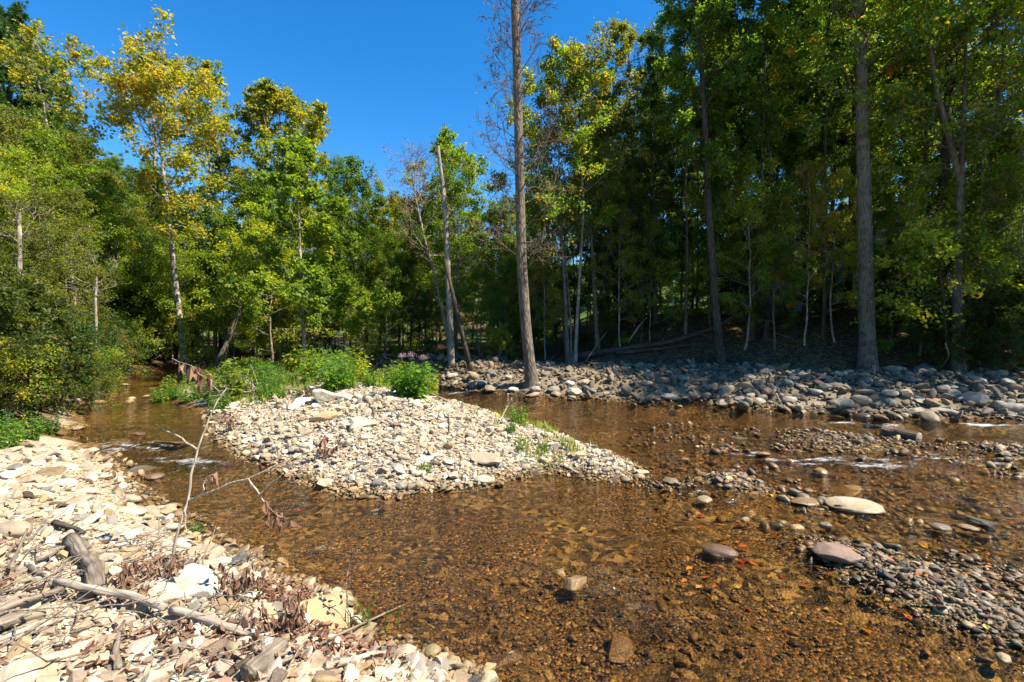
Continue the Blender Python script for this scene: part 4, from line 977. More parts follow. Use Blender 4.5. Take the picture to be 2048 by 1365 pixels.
plant('leafy_tree', t, b, 'bright lime green tree with slim pale trunk behind the gravel bar', 'tree')
b = base(560, 720, 27.0)
t = make_tree(503, 17.5, .2, .35, 3.9, 26, 16000, .165, M['yellow'], M['bark_syc'], axis=axis_px(b, [(560, 720), (560, 500), (555, 330), (560, 225)]), shape='oval', lobes=True, width=.95, dens=.8, e1=72, twigs=True)
plant('sycamore_tree', t, b, 'yellow crowned sycamore rising behind the lime green tree', 'tree')
b = base(455, 715, 27.0)
t = make_tree(504, 15.5, .14, .5, 2.4, 16, 3800, .16, M['yellow'], M['bark_pale'], axis=axis_px(b, [(455, 715), (440, 500), (415, 300), (400, 170)]), shape='vase', lobes=True, width=.95, dens=1.1, twigs=True)
plant('sycamore_tree', t, b, 'thin sparse sycamore with one leafy tuft against the sky between two yellow crowns', 'tree')
b = base(95, 640, 25)
t = make_tree(507, 15, .13, .66, 3.2, 16, 2600, .15, M['yellow'], M['bark_syc'], axis=axis_px(b, [(95, 640), (100, 480), (105, 330), (85, 190), (60, 130)]), shape='vase', lobes=True, width=.95, dens=1.0, twigs=True, e0=10, e1=45)
plant('sycamore_tree', t, b, 'thin yellow leaved sycamore spreading in front of the dark pines', 'tree')
b = base(300, 700, 31)
t = make_tree(505, 20, .16, .65, 1.6, 12, 0, .1, None, M['bark_pale'], axis=axis_px(b, [(315, 700), (312, 400), (306, 200), (299, 58)]), twigs=True, thick=.3, n3=2)
plant('dead_tree', t, b, 'bare dead pole rising above the yellow sycamore crown', 'dead tree')
b = base(35, 640, 34)
plant('pine_tree', make_pine(61, at_y(35, 22, 34)[2] - b[2], .28, 4.4), b, 'dark white pine filling the upper left corner', 'tree')
b = base(110, 640, 37)
plant('pine_tree', make_pine(62, at_y(110, 120, 37)[2] - b[2], .25, 3.6), b, 'second dark pine right of the corner pine behind yellow leaves', 'tree')
# pale snags in the left wood
for (bx, by, Y, pts, r, lab) in [
        (395, 700, 28, [(402, 700), (393, 570), (388, 470), (384, 410)], .12, 'pale broken snag right of the leaning sycamore trunk'),
        (40, 660, 13.2, [(46, 660), (40, 520), (37, 430)], .075, 'short pale snag at the far left edge of the wood'),
        (190, 700, 15.5, [(185, 700), (189, 600), (192, 545)], .05, 'thin white snag standing in the left shrubs'),
        (160, 640, 16.5, [(150, 660), (142, 540), (136, 480)], .05, 'slender pale snag among the left bank trees')]:
    b = base(bx, by, Y)
    t = make_tree(int(bx * 7 + by), 6, r, .5, .9, 7, 0, .1, None, M['bark_pale'], axis=axis_px(b, pts), twigs=True, n3=2, top=.55, thick=.3, wander=.03)
    plant('broken_snag', t, b, lab, 'dead tree')
b = base(432, 738)
t = make_tree(511, 8, .16, .5, 1.6, 12, 3500, .13, M['lime'], M['bark_grey'], axis=axis_px(b, [(432, 738), (450, 695), (468, 650), (490, 590), (520, 480)]), twigs=False)
plant('leaning_tree', t, b, 'pale leaning trunk tilted right beside the grassy bar', 'tree')
b = base(475, 722)
t = make_tree(512, 9, .22, .5, 2.4, 14, 8000, .13, M['lime'], M['bark_dark'], axis=axis_px(b, [(475, 722), (485, 680), (497, 630), (515, 540), (540, 420)]))
plant('leaning_tree', t, b, 'dark leaning trunk just right of the pale leaning one', 'tree')
b = base(430, 690, 28)
t = make_tree(513, 12, .12, .45, 2.2, 16, 6000, .13, M['olive'], M['bark_pale'], axis=axis_px(b, [(428, 690), (430, 570), (440, 490), (450, 330)]))
plant('slender_tree', t, b, 'slender pale trunk between the leaning sycamore and lime green tree', 'tree')
b = base(690, 712, 25)
t = make_tree(514, 15, .13, .3, 3.0, 24, 17000, .13, M['green'], M['bark_pale'], axis=axis_px(b, [(690, 712), (703, 600), (708, 490), (705, 350)]))
plant('leafy_tree', t, b, 'green tree with thin pale trunk right of the lime green tree', 'tree')
b = base(800, 700, 27)
t = make_tree(515, 10.5, .1, .2, 2.6, 24, 12000, .13, M['yellow'], M['bark_grey'], axis=axis_px(b, [(790, 700), (795, 560), (800, 420)]))
plant('leafy_tree', t, b, 'small golden tree left of the broken snag', 'tree')
b = base(905, 690, 27)
t = make_tree(516, 14.5, .16, .35, 3.1, 24, 14000, .16, M['green'], M['bark_pale'], axis=axis_px(b, [(925, 690), (920, 560), (905, 430), (890, 310)]), shape='oval', dens=.8)
plant('leafy_tree', t, b, 'round green crown directly behind the tip of the broken snag', 'tree')
# broken snag pole and its neighbours
b = base(902, 733)
T = Tubes(); rs_ = np.random.default_rng(9)
P = np.array(axis_px(b, [(902, 733), (900, 650), (897, 560), (893, 470), (886, 380), (876, 292)])); P = np.vstack([P[0] - [0, 0, .4], P])
P += rs_.normal(0, .015, P.shape); T.add(P, np.array([.155, .14, .13, .12, .105, .085, .06]), 9, rough=.08, rs=rs_)
TBS = []
for (i, d) in ((4, (-.5, .1, .3)), (3, (.5, 0, .1)), (5, (.3, -.2, .5))): Tb = Tubes(); Tb.add(np.array([P[i], P[i] + np.array(d) * .5, P[i] + np.array(d) * 1.1]), np.array([.04, .03, .01]), 5); TBS.append(Tb.mesh('branch', M['bark_dead']))
plant('broken_snag', (T.mesh('trunk', M['bark_snag']), *TBS), b, 'tall broken snag pole leaning left with bleached tip against the sky', 'dead tree', parts=('trunk', 'branch', 'branch', 'branch'))
b = base(940, 738)
T = Tubes(); P = np.array(axis_px(b, [(940, 738), (925, 670), (908, 600), (890, 520)])); T.add(P, np.array([.10, .09, .08, .06]), 8, cap=True, rough=.06, rs=rs_)
plant('leaning_dead_tree', (T.mesh('trunk', M['bark_dark']),), b, 'dark dead trunk leaning against the broken snag pole', 'dead tree', parts=('trunk',))
b = base(905, 700, 23)
t = make_tree(518, 11.5, .10, .3, 2.6, 26, 900, .1, M['dead'], M['bark_pale'], axis=axis_px(b, [(905, 720), (872, 560), (850, 480), (830, 390), (822, 330)]), twigs=True, n3=5, sec=4, bare=True)
plant('bare_tree', t, b, 'bare grey twiggy tree just left of the broken snag pole', 'dead tree')
# the tall dead tree
b = base(1064, 768)
t = make_tree(519, 19, .185, .30, 2.5, 50, 420, .12, M['dead'], M['bark_dead'], axis=axis_px(b, [(1064, 768), (1052, 660), (1043, 520), (1040, 360), (1036, 180), (1030, 0), (1026, -170)]),
              twigs=True, n3=6, sec=5, bare=True, sides=16, top=.72, thick=.14, e0=15, e1=45, wander=.01, shape='flat')
plant('dead_tree', t, b, 'tall thick dead tree with bare twigs standing at the water edge', 'dead tree')
# clump with three pale stems
b = base(1142, 727)
for (pts, r, lab, nl, sp, sd, mt, c0) in [
        ([(1136, 727), (1132, 600), (1124, 470), (1118, 330), (1120, 130)], .095, 'grey left stem of the three stemmed clump carrying the tall green crown', 17000, 3.0, 521, 'green', .45),
        ([(1150, 727), (1158, 600), (1168, 420), (1163, 300), (1175, 120)], .085, 'pale right stem of the clump with bare dead side branches', 5500, 2.6, 522, 'olive', .5),
        ([(1143, 727), (1140, 620), (1130, 500), (1112, 440)], .06, 'thin middle stem of the three stemmed clump', 700, 1.4, 523, 'olive', .6)]:
    bb = (at_y(pts[0][0], 727, b[1])[0], b[1], b[2])
    t = make_tree(sd, 14, r, c0, sp, 22, nl, .14, M[mt], M['bark_pale'] if 'pale' in lab else M['bark_grey'], axis=axis_px(bb, pts), twigs=True, dens=.8, sides=9)
    plant('clump_stem_tree', t, bb, lab, 'tree')
b = base(1195, 705, 21)
t = make_tree(524, 15, .11, .5, 2.6, 20, 9000, .13, M['olive'], M['bark_grey'], axis=axis_px(b, [(1198, 705), (1185, 500), (1170, 390), (1165, 200)]))
plant('slender_tree', t, b, 'slender grey tree leaning left behind the pale clump', 'tree')
b = base(1265, 690, 24)
t = make_tree(525, 18, .19, .28, 3.7, 28, 26000, .13, M['olive'], M['bark_dark'], axis=axis_px(b, [(1265, 690), (1266, 500), (1262, 300), (1255, 80)]), shape='oval')
plant('leafy_tree', t, b, 'tall olive green tree with dark trunk right of the pale clump', 'tree')
b = base(1442, 727)
t = make_tree(526, 17.5, .17, .40, 2.9, 26, 17000, .15, M['green'], M['bark_dark'], axis=axis_px(b, [(1442, 727), (1430, 600), (1420, 450), (1412, 280), (1402, 100), (1398, -40)]), shape='vase', dens=.8, twigs=True, top=.4)
plant('leafy_tree', t, b, 'dark trunked tree with airy crown reaching the sky gap at the top', 'tree')
b = base(1735, 742)
t = make_tree(527, 19, .255, .60, 3.2, 30, 11000, .15, M['green'], M['bark_grey'], axis=axis_px(b, [(1735, 742), (1732, 600), (1728, 430), (1724, 250), (1720, 60), (1716, -140)]), sides=16, dens=.7, top=.6, thick=.16, twigs=True)
plant('big_tree', t, b, 'thickest living trunk with furrowed grey bark on the far stone bank', 'tree')
b = base(1918, 712, 15.4)
t = make_tree(528, 17, .19, .48, 3.6, 26, 9000, .15, M['lime'], M['bark_grey'], axis=axis_px(b, [(1912, 712), (1916, 560), (1922, 350), (1930, 180), (1935, -60)]), dens=.8, twigs=True, fork=1, sides=11)
plant('forked_tree', t, b, 'forked tree with yellowing leaves near the right edge', 'tree')
b = base(1985, 690, 16)
t = make_tree(529, 17, .13, .45, 3.2, 22, 7000, .15, M['yellow'], M['bark_grey'], axis=axis_px(b, [(1945, 690), (1960, 500), (1990, 250), (2012, 40)]), dens=.8, twigs=True)
plant('leafy_tree', t, b, 'orange tinged tree leaning right behind the forked tree', 'tree')
for (px, Y, r, c0, sd, mt, lab) in [
        (1530, 19.5, .09, .45, 531, 'dark', 'thin pole tree right of the airy crowned tree'),
        (1575, 22, .18, .35, 532, 'dark', 'black trunked tree in the shade left of the thickest trunk'),
        (1645, 18.5, .08, .4, 533, 'green', 'thin vine covered tree midway to the thickest trunk'),
        (1690, 21.5, .17, .4, 534, 'dark', 'shaded trunk just left of the thickest trunk'),
        (1885, 17.2, .22, .4, 535, 'green', 'dark trunk hidden behind the overhanging green branch'),
        (2040, 18, .15, .3, 536, 'lime', 'leafy tree cut by the right edge of the picture')]:
    b = base(px, 700, Y)
    t = make_tree(sd, 18, r, c0, 3.2, 24, 17000, .135, M[mt], M['bark_dark'], wander=.012)
    plant('shaded_tree', t, b, lab, 'tree')

# --- the wood behind: each tree an object, kinds shared
def fill_tree(key, px, Y, label, group=None, sc=1.0, name=None, zoff=0.0):
    sc = under_sky(key, px, Y, sc)
    x = (px - 1024) / F * Y
    plant(name or ('forest_tree' if 'shrub' not in key else 'shrub'), kind(key), (x, Y, H1(x, Y) - 0.05 + zoff), label, 'tree' if 'shrub' not in key else 'shrub', group, random.uniform(0, 6.28), sc * random.uniform(0.95, 1.05))
SKY_X = [-600, -200, -60, 0, 60, 130, 200, 330, 440, 540, 640, 700, 760, 830, 900, 960, 1040, 1080, 1150, 1200, 1230, 1290, 1330, 2600]
SKY_Y = [-200, 20, 120, 190, 210, 240, 290, 330, 340, 340, 350, 370, 355, 410, 350, 385, 390, 370, 340, 260, 190, 140, 0, -200]
KH = dict(green_a=17, green_b=19, dark_a=20, dark_b=18, olive_a=14, lime_a=12, yellow_a=13, sap_green=7, sap_lime=6, sap_dark=5, thin=15, airy=9, airy_lime=9)
def under_sky(key, px, Y, sc):
    if key not in KH: return sc
    x = (px - 1024) / F * Y; top = at_y(px, np.interp(px, SKY_X, SKY_Y), Y)[2] - H1(x, Y)
    return min(sc, max(.25, top / KH[key] * random.uniform(.86, 1.0)))
TONE = dict(green_a='green', green_b='tall green', dark_a='dark green', dark_b='slim dark green', olive_a='olive', lime_a='lime green', yellow_a='yellow', thin='thin stemmed', shade_canopy='tall')
# left hillside wood: (picture x, distance, kind, scale)
LW = [(-120, 21, 'green_b', .95), (-60, 26, 'olive_a', 1.15), (10, 22, 'olive_a', 1.0), (60, 27, 'green_a', .98), (110, 21, 'olive_a', .95), (150, 28, 'olive_a', 1.15), (205, 24, 'green_a', .72), (235, 31, 'green_b', .9),
      (280, 27, 'olive_a', .95), (330, 30, 'green_b', .8), (385, 33, 'dark_a', .82), (440, 31, 'green_b', .8), (500, 32, 'green_a', .85), (545, 36, 'dark_a', .8), (610, 32, 'lime_a', 1.0), (660, 35, 'green_b', .72),
      (-180, 28, 'dark_a', 1.1), (-10, 33, 'dark_b', 1.15), (180, 36, 'green_b', 1.0), (90, 34, 'green_a', 1.1)]
MW = [(700, 30, 'lime_a', .95), (735, 37, 'olive_a', .9), (760, 31, 'lime_a', .85), (800, 34, 'yellow_a', .8), (845, 30, 'yellow_a', .72), (880, 35, 'green_a', .78), (945, 31, 'lime_a', .9), (985, 36, 'olive_a', .9), (1000, 27, 'olive_a', .72),
      (1050, 33, 'olive_a', .85), (1080, 26, 'olive_a', .78), (1110, 34, 'dark_a', .6), (1150, 28, 'dark_b', .68), (1210, 30, 'green_a', .9), (1235, 26, 'green_b', .88), (1290, 29, 'olive_a', 1.1)]
RW = [(1310, 23, 'dark_b', .95), (1300, 31, 'dark_a', 1.0), (1370, 21, 'thin', 1.2), (1428, 27, 'thin', 1.2), (1480, 24, 'dark_a', 1.05), (1500, 20, 'green_a', 1.0), (1550, 28, 'dark_a', 1.1), (1610, 21, 'green_b', 1.0), (1665, 26, 'green_b', .85),
      (1725, 23, 'olive_a', 1.35), (1800, 31, 'dark_b', 1.2), (1830, 20, 'green_a', .75), (1990, 21, 'olive_a', 1.0), (2110, 19, 'green_a', .85), (2190, 22, 'dark_b', 1.1),
      (1445, 33, 'lime_a', 1.0), (1320, 34, 'lime_a', .9), (1385, 36, 'lime_a', 1.0), (1700, 30, 'dark_a', .9), (2280, 18, 'green_b', 1.0), (2400, 21, 'dark_a', 1.0)]
def between(items, landmarks, where, grpname):
    cnt = {}
    for (px, Y, k_, sc) in items:
        lm = min(landmarks, key=lambda l: abs(l[0] - px)); side = 'left of' if px < lm[0] else 'right of'
        key = (k_, lm[1], side); cnt[key] = cnt.get(key, 0) + 1
        far = ['', 'further ', 'furthest ', 'deepest '][cnt[key] - 1]
        lab = f'{far}{TONE[k_]} tree {where} {side} {lm[1]}'
        fill_tree(k_, px, Y, lab, grpname, sc)
between(LW, [(40, 'the short pale snag'), (190, 'the thin white snag'), (350, 'the leaning sycamore trunk'), (440, 'the leaning trunks'), (612, 'the lime green tree')], 'on the left slope', 'trees of the left wood')
between(MW, [(700, 'the thin pale trunk'), (890, 'the broken snag pole'), (1045, 'the tall dead tree'), (1145, 'the pale three stemmed clump'), (1265, 'the olive tree')], 'in the back wood', 'trees of the back wood')
between(RW, [(1330, 'the sunny lawn'), (1435, 'the airy crowned tree'), (1575, 'the black trunk'), (1730, 'the thickest trunk'), (1915, 'the forked tree'), (2048, 'the right picture edge')], 'in the shaded wood', 'trees of the shaded right wood')
for i in range(34):      # thin dark stems deep in the shaded wood
    px = random.uniform(1100, 1900); Y = random.uniform(22, 34)
    fill_tree('thin', px, Y, 'thin dark stem deep in the shaded wood among many alike', 'thin stems deep in the shaded wood', random.uniform(.75, 1.15), 'slender_tree')
for i in range(12):
    px = random.uniform(230, 1040); Y = random.uniform(28, 38)
    fill_tree('thin', px, Y, 'thin stem in the far wood among many alike', 'thin stems in the far wood', random.uniform(.6, .85), 'slender_tree')
for i in range(46):      # tree line that closes the view far behind
    px = random.uniform(-500, 2500); Y = random.uniform(42, 62)
    if 690 < px < 1290: sc = random.uniform(.6, .8)
    elif px > 1780: sc = random.uniform(.5, .75)
    else: sc = random.uniform(.9, 1.15)
    fill_tree(random.choice(['dark_a', 'green_a', 'dark_b', 'green_b']), px, Y, 'distant green tree at the back of the wood', 'distant trees at the back of the wood', sc)
for (px, Y, k_, sc) in [(1290, 26, 'sap_dark', .8), (1350, 34, 'sap_lime', 1.0), (1420, 30, 'sap_lime', 1.1), (1130, 24, 'sap_dark', .8), (1240, 23, 'sap_dark', .7), (1010, 22, 'sap_green', .6), (965, 21, 'sap_green', .55), (1060, 23, 'sap_green', .6),
        (770, 24, 'sap_green', .7), (720, 22, 'sap_lime', .6), (660, 26, 'sap_green', .7), (820, 26, 'sap_green', .9), (860, 24, 'sap_dark', .6), (560, 25, 'sap_lime', .8), (510, 24, 'sap_lime', .7), (470, 27, 'sap_green', .9), (420, 27, 'sap_green', .8),
        (330, 25, 'sap_green', .8), (290, 27, 'sap_green', .8), (250, 25.5, 'sap_dark', .8), (1500, 23, 'sap_dark', .8), (1560, 20, 'sap_dark', .6), (1630, 23, 'sap_dark', .8), (1780, 19, 'sap_dark', .7), (1840, 18, 'sap_dark', .7), (1950, 17, 'sap_green', .75),
        (2030, 16.5, 'sap_lime', .75), (2010, 18, 'sap_green', 1.0), (2090, 17, 'sap_green', .9), (1985, 15.6, 'sap_green', .45), (1480, 29, 'sap_dark', 1.0)]:
    side = 'left of the broken snag pole' if px < 890 else 'behind the far stone bank' if px < 1700 else 'on the bank near the right edge'
    tone = dict(sap_dark='dark', sap_lime='lime green', sap_green='green')[k_]
    fill_tree(k_, px, Y, f'low {tone} understory sapling {side}', 'understory saplings ' + side, sc, 'sapling')

for i in range(150):
    px = random.uniform(-350, 2450); Y = random.uniform(23, 44)
    if px > 1150: Y = random.uniform(21, 44)
    if (1290 < px < 1430 and Y < 38) or 1500 < px < 1560 or 1735 < px < 1860: continue
    k_ = random.choice(['sap_dark', 'sap_green', 'sap_dark', 'shrub_a', 'shrub_b'] if px > 1150 else ['sap_green', 'sap_green', 'sap_lime', 'sap_dark', 'shrub_a'])
    sc = random.uniform(.8, 1.35) if 'sap' in k_ else random.uniform(1.0, 1.7)
    fill_tree(k_, px, Y, 'leafy undergrowth tree deep between the trunks of the wood', 'leafy undergrowth between the trunks', sc, 'understory_tree')
for i, (x, y, k_) in enumerate([(20.5, 11.2, 'shade_canopy'), (25.5, 11.4, 'shade_canopy')]):  # unseen trees added past the right edge to shade the far stone bank
    plant('forest_tree', kind(k_), (x, y, H1(x, y) - .05), 'tall green tree added unseen beyond the right edge to shade the stone bank', 'tree', 'added shade trees beyond the right edge', i * 1.3, .95)
# --- left bank thicket
for (px, Y, k_, sc) in [(-60, 9.5, 'shrub_a', 1.0), (20, 9.6, 'shrub_a', .9), (75, 10.5, 'shrub_a', .8), (120, 11.5, 'shrub_b', .8), (40, 12, 'shrub_c', .9), (-30, 12.5, 'shrub_a', 1.0), (100, 13.5, 'shrub_c', .9), (150, 13.8, 'shrub_b', .8), (60, 15, 'shrub_a', 1.0),
        (165, 16, 'shrub_b', .8), (120, 17, 'shrub_c', 1.0), (190, 17.5, 'shrub_a', .8), (0, 17, 'shrub_a', 1.0), (215, 19.5, 'shrub_b', .9), (160, 20, 'shrub_c', 1.0), (80, 20, 'shrub_a', 1.1), (255, 22.5, 'shrub_b', .9), (285, 25.5, 'shrub_a', .8), (235, 24, 'shrub_c', 1.0),
        (-100, 11, 'shrub_c', 1.0), (-140, 14, 'shrub_a', 1.2), (320, 27.5, 'shrub_b', .9), (150, 11.8, 'shrub_c', .6), (185, 14.5, 'shrub_a', .6), (175, 12.6, 'shrub_d', .8), (205, 17.2, 'shrub_c', .7), (240, 21, 'shrub_d', 1.2), (10, 8.9, 'shrub_d', .8), (-30, 8.4, 'shrub_d', .8), (-80, 8.2, 'shrub_a', .8)]:
    tone = dict(shrub_a='green', shrub_b='dark green', shrub_c='olive', shrub_d='lime green')[k_]
    place = 'at the left picture edge' if px < 50 else 'above the left stream' if Y < 18 else 'by the far quiet pool'
    fill_tree(k_, px, Y, f'bushy {tone} shrub in the thicket {place}', f'{tone} shrubs {place}', sc)
for (px, Y, k_, sc) in [(30, 13.5, 'airy', .55), (95, 14.5, 'airy', .6), (-30, 15, 'airy_lime', .7), (60, 16.5, 'airy_lime', .75), (140, 17, 'airy', .7), (10, 18, 'airy', .9), (110, 19, 'airy_lime', .9), (170, 20, 'airy_lime', .8), (-60, 19, 'airy', 1.0), (50, 21, 'airy', 1.05),
        (130, 22, 'airy', 1.0), (205, 22.5, 'airy_lime', .8), (240, 24.5, 'airy', .9), (-20, 22, 'airy_lime', 1.2), (90, 23, 'airy_lime', 1.15), (270, 26, 'airy_lime', .9), (180, 25, 'airy', 1.1), (310, 27.5, 'airy', .9), (-110, 18, 'airy_lime', 1.1), (-90, 23, 'airy', 1.3),
        (345, 29, 'airy_lime', .9), (390, 29, 'airy', .8), (450, 29, 'airy_lime', .85), (500, 28, 'airy', .8), (650, 28, 'airy_lime', .8), (730, 27, 'airy', .75), (770, 28, 'airy_lime', .7), (840, 27, 'airy', .7), (960, 25, 'airy_lime', .65), (1000, 24, 'airy', .6), (870, 26, 'airy_lime', .8)]:
    if px > 320:
        fill_tree(k_, px, Y, 'airy slim tree with pale trunk along the back of the bar', 'airy trees along the back of the bar', sc, 'slender_tree'); continue
    fill_tree(k_, px, Y, 'leafy sapling rising from the thicket on the left bank', 'saplings of the left thicket', sc, 'sapling')
for (px, Y, k_, sc) in [(1240, 20.5, 'airy', .6), (1300, 21, 'sap_green', .8), (1490, 19, 'airy_lime', .75), (1550, 18.5, 'sap_green', .8), (1610, 18, 'airy', .7), (1670, 18.3, 'airy_lime', .65), (1780, 17.5, 'sap_green', .75), (1840, 16.8, 'airy_lime', .7), (1960, 15.8, 'airy_lime', .8), (2030, 15.2, 'airy', .8), (1090, 21, 'airy', .55), (1420, 22, 'sap_green', .9)]:
    fill_tree(k_, px, Y, 'slim leafy tree at the front of the right wood', 'slim trees at the front of the right wood', sc, 'slender_tree')
# right bank shrubs
for (px, Y, k_, sc) in [(1830, 17, 'shrub_b', .9), (1880, 16, 'shrub_b', .8), (1930, 15.6, 'shrub_a', .8), (1985, 15, 'shrub_a', .8), (2035, 15.5, 'shrub_d', 1.2), (2080, 14.6, 'shrub_a', 1.0), (2020, 14.2, 'shrub_b', .6), (2130, 15, 'shrub_a', 1.1),
        (1760, 19, 'shrub_b', .9), (1510, 19.5, 'shrub_b', .6), (1000, 20.5, 'shrub_d', .7), (1210, 21.5, 'shrub_b', .7), (1660, 20, 'shrub_b', .7)]:
    tone = dict(shrub_a='green', shrub_b='dark green', shrub_c='olive', shrub_d='lime green')[k_]
    place = 'on the right bank slope' if px > 1700 else 'in the shade behind the stone bank'
    fill_tree(k_, px, Y, f'{tone} shrub {place}', f'{tone} shrubs {place}', sc)
b = base(1900, 705, 15.8)
t = make_tree(541, 4.2, .06, .42, 2.3, 15, 3400, .15, M['lime'], M['bark_dark'], lean=(-.25, -.15), e0=-5, e1=25, droop=.05, twigs=True, dens=.8)
plant('young_tree', t, b, 'young tree with long drooping sunlit leaves right of the thickest trunk', 'tree')

# --- weeds, flowers and grass on the bar
def make_weed(seed, h, ns, nl, leaf, mat, spread=0.35, flower=False):
    rs = np.random.default_rng(seed); T = Tubes(); C, D, Nn, S = [], [], [], []; tops = []
    for i in range(ns):
        az = rs.uniform(0, 6.28); r = spread * rs.random() ** .5
        P, d = limb(rs, np.array([r * .4 * math.cos(az), r * .4 * math.sin(az), -.05]), norm(np.array([math.cos(az) * r, math.sin(az) * r, 1.0])), h * rs.uniform(.6, 1.05), 6, .07, .03)
        T.add(P, .008 * np.linspace(1, .4, 6), 4); tops.append(P[-1])
        for j in range(nl):
            u = .12 + .88 * j / nl; q, dd = along(P, min(u, .99)); a = j * 2.2 + rs.normal(0, .4); e = rs.uniform(-.15, .5)
            o = np.array([math.cos(a) * math.cos(e), math.sin(a) * math.cos(e), math.sin(e)])
            for k_ in range(2):
                C.append(q + o * .02 + rs.normal(0, .02, 3)); D.append(o + rs.normal(0, .25, 3) + np.array([0, 0, -.2])); Nn.append(np.array([0, 0, 1]) + rs.normal(0, .35, 3)); S.append(leaf * rs.uniform(.7, 1.3) * (1.15 - .5 * u))
    C, D, Nn, S = map(np.array, (C, D, Nn, S))
    tint = np.clip(.45 + rs.normal(0, .22, len(C)), 0, 1)
    out = [T.mesh('stem', M['stem']), leaf_mesh('foliage', C, D, Nn, S, tint, mat, width=.5, lobes=True)]
    return out, tops
b = base(818, 786, 10.5)
w, tops = make_weed(71, .92, 26, 16, .15, M['weed'], .55)
r = plant('flowering_weed', w, b, 'tall leafy weed with dusty pink flower heads on the bar crest', 'plant', parts=('stem', 'foliage'))
rs_ = np.random.default_rng(72)
hi = sorted(tops, key=lambda p: -p[2])[:4]
for p in hi:
    n = 90; q = p + np.array([0, 0, .05]) + rs_.normal(0, 1, (n, 3)) * np.array([.04, .04, .025])
    link('blossom', leaf_mesh('blossom', q, rs_.normal(0, .6, (n, 3)) + np.array([0, 0, 1]), rs_.normal(0, 1, (n, 3)), .03 * rs_.uniform(.7, 1.3, n), rs_.random(n), M['flower']), r)

WE = [make_weed(73, .75, 14, 11, .11, M['weed'], .35)[0], make_weed(74, .6, 16, 9, .09, M['weed'], .4)[0], make_weed(75, .9, 12, 13, .12, M['lime'], .35)[0], make_weed(76, .35, 12, 6, .07, M['weed'], .25)[0]]
for i in range(95):
    px = random.uniform(300, 870); Y = random.uniform(11.3, 17)
    x = (px - 1024) / F * Y
    z, a, l_, r_ = H(np.array([x]), np.array([Y]), True)
    if a[0] < 0.25 or (px > 735 and Y < 13.5): continue
    k_ = i % 3 if Y > 12 else 1
    plant('leafy_weed', WE[k_], (x, Y, z[0]), ['broad leaved green weed', 'low bushy green weed', 'tall yellowish weed'][k_] + ' in the thicket behind the gravel bar', 'plant', ['broad leaved weeds', 'low bushy weeds', 'tall yellowish weeds'][k_] + ' behind the gravel bar', random.uniform(0, 6.28), random.choice([.55, .8, 1.0, 1.35]) * random.uniform(.85, 1.1), ('stem', 'foliage'))
for (px, py, s, lab) in [(745, 775, .9, 'low green weed on the crest left of the flowering weed'), (700, 778, .7, 'small green weed behind the cream boulder'), (850, 790, .55, 'green weed at the right foot of the flowering weed'), (1020, 865, .55, 'dark leafy weed on the right flank of the bar'),
        (1035, 850, .8, 'thin tall weed beside the forked stick'), (848, 948, .45, 'small green tuft of leaves low on the bar face'), (555, 815, .4, 'tiny yellow green weed on the left crest'), (1040, 905, .4, 'small weed right of the wedge shaped boulder'), (1085, 900, .35, 'tiny weed near the tail of the bar'),
        (395, 1068, .35, 'tiny green weed by the near water edge'), (345, 800, 1.0, 'leafy clump hanging over the left stream'), (320, 805, .9, 'low leafy clump at the water of the left stream'), (375, 805, .9, 'leafy clump behind the hanging dead leaves'),
        (400, 795, .9, 'green weed left of the bleached brush pile'), (20, 895, .8, 'bright green weed at the left edge above the bank'), (60, 880, .8, 'bright green weed under the left shrubs'), (-10, 880, .9, 'bright green weed cut by the left picture edge'), (100, 868, .7, 'bright green weed above the upper left bank')]:
    p = hit(px, py); big = s >= .7
    plant('leafy_weed', WE[1] if big else WE[3], (p[0], p[1], H1(p[0], p[1])), lab, 'plant', None, random.uniform(0, 6), s * (1 if big else 1.3), ('stem', 'foliage'))
def blades(P, h, per, rs, wid=.012):
    n = len(P) * per; B = np.repeat(P, per, 0) + np.column_stack([rs.normal(0, .06, n), rs.normal(0, .06, n), np.zeros(n)]); hh = h * rs.uniform(.4, 1.2, n)
    a = rs.uniform(0, 6.28, n); d = np.column_stack([np.cos(a), np.sin(a), np.zeros(n)]); s = np.column_stack([-np.sin(a), np.cos(a), np.zeros(n)]) * wid
    k1 = B + np.array([0, 0, 1]) * hh[:, None] * .55 + d * hh[:, None] * .12; k2 = B + np.array([0, 0, 1]) * hh[:, None] * .95 + d * hh[:, None] * rs.uniform(.2, .6, n)[:, None]
    V = np.stack([B - s, B + s, k1 + s * .8, k1 - s * .8, k2], 1).reshape(-1, 3); o = np.arange(n)[:, None] * 5
    return V, o + np.array([[0, 1, 2, 3]]), o + np.array([[3, 2, 4]]), np.repeat(np.clip(.45 + rs.normal(0, .25, n), 0, 1), 5)
rs_ = np.random.default_rng(77)
Pg = []
for (a, b_, n, w) in [((870, 790), (960, 812), 130, .25), ((960, 812), (1060, 845), 60, .25), ((1000, 835), (1100, 870), 40, .25), ((1040, 890), (1160, 905), 22, .3)]:
    A, B = hit(*a), hit(*b_); u = rs_.random((n, 1)); q = A[:2] * (1 - u) + B[:2] * u + rs_.normal(0, w, (n, 2)); Pg.append(q)
q = np.column_stack([rs_.uniform(-13, -2.2, 1500), rs_.uniform(11.4, 24, 1500)]); z, a, l_, r_ = H(q[:, 0], q[:, 1], True); Pg.append(q[(a > .3)])
q = np.column_stack([rs_.uniform(8, 16, 800), rs_.uniform(27, 36, 800)]); Pg.append(q)
Pg = np.concatenate(Pg); zz_ = H(Pg[:, 0], Pg[:, 1]); Pg = np.column_stack([Pg, zz_])[zz_ > .03]
V, Q4, Q3, tn = blades(Pg, .21, 9, rs_, .009)
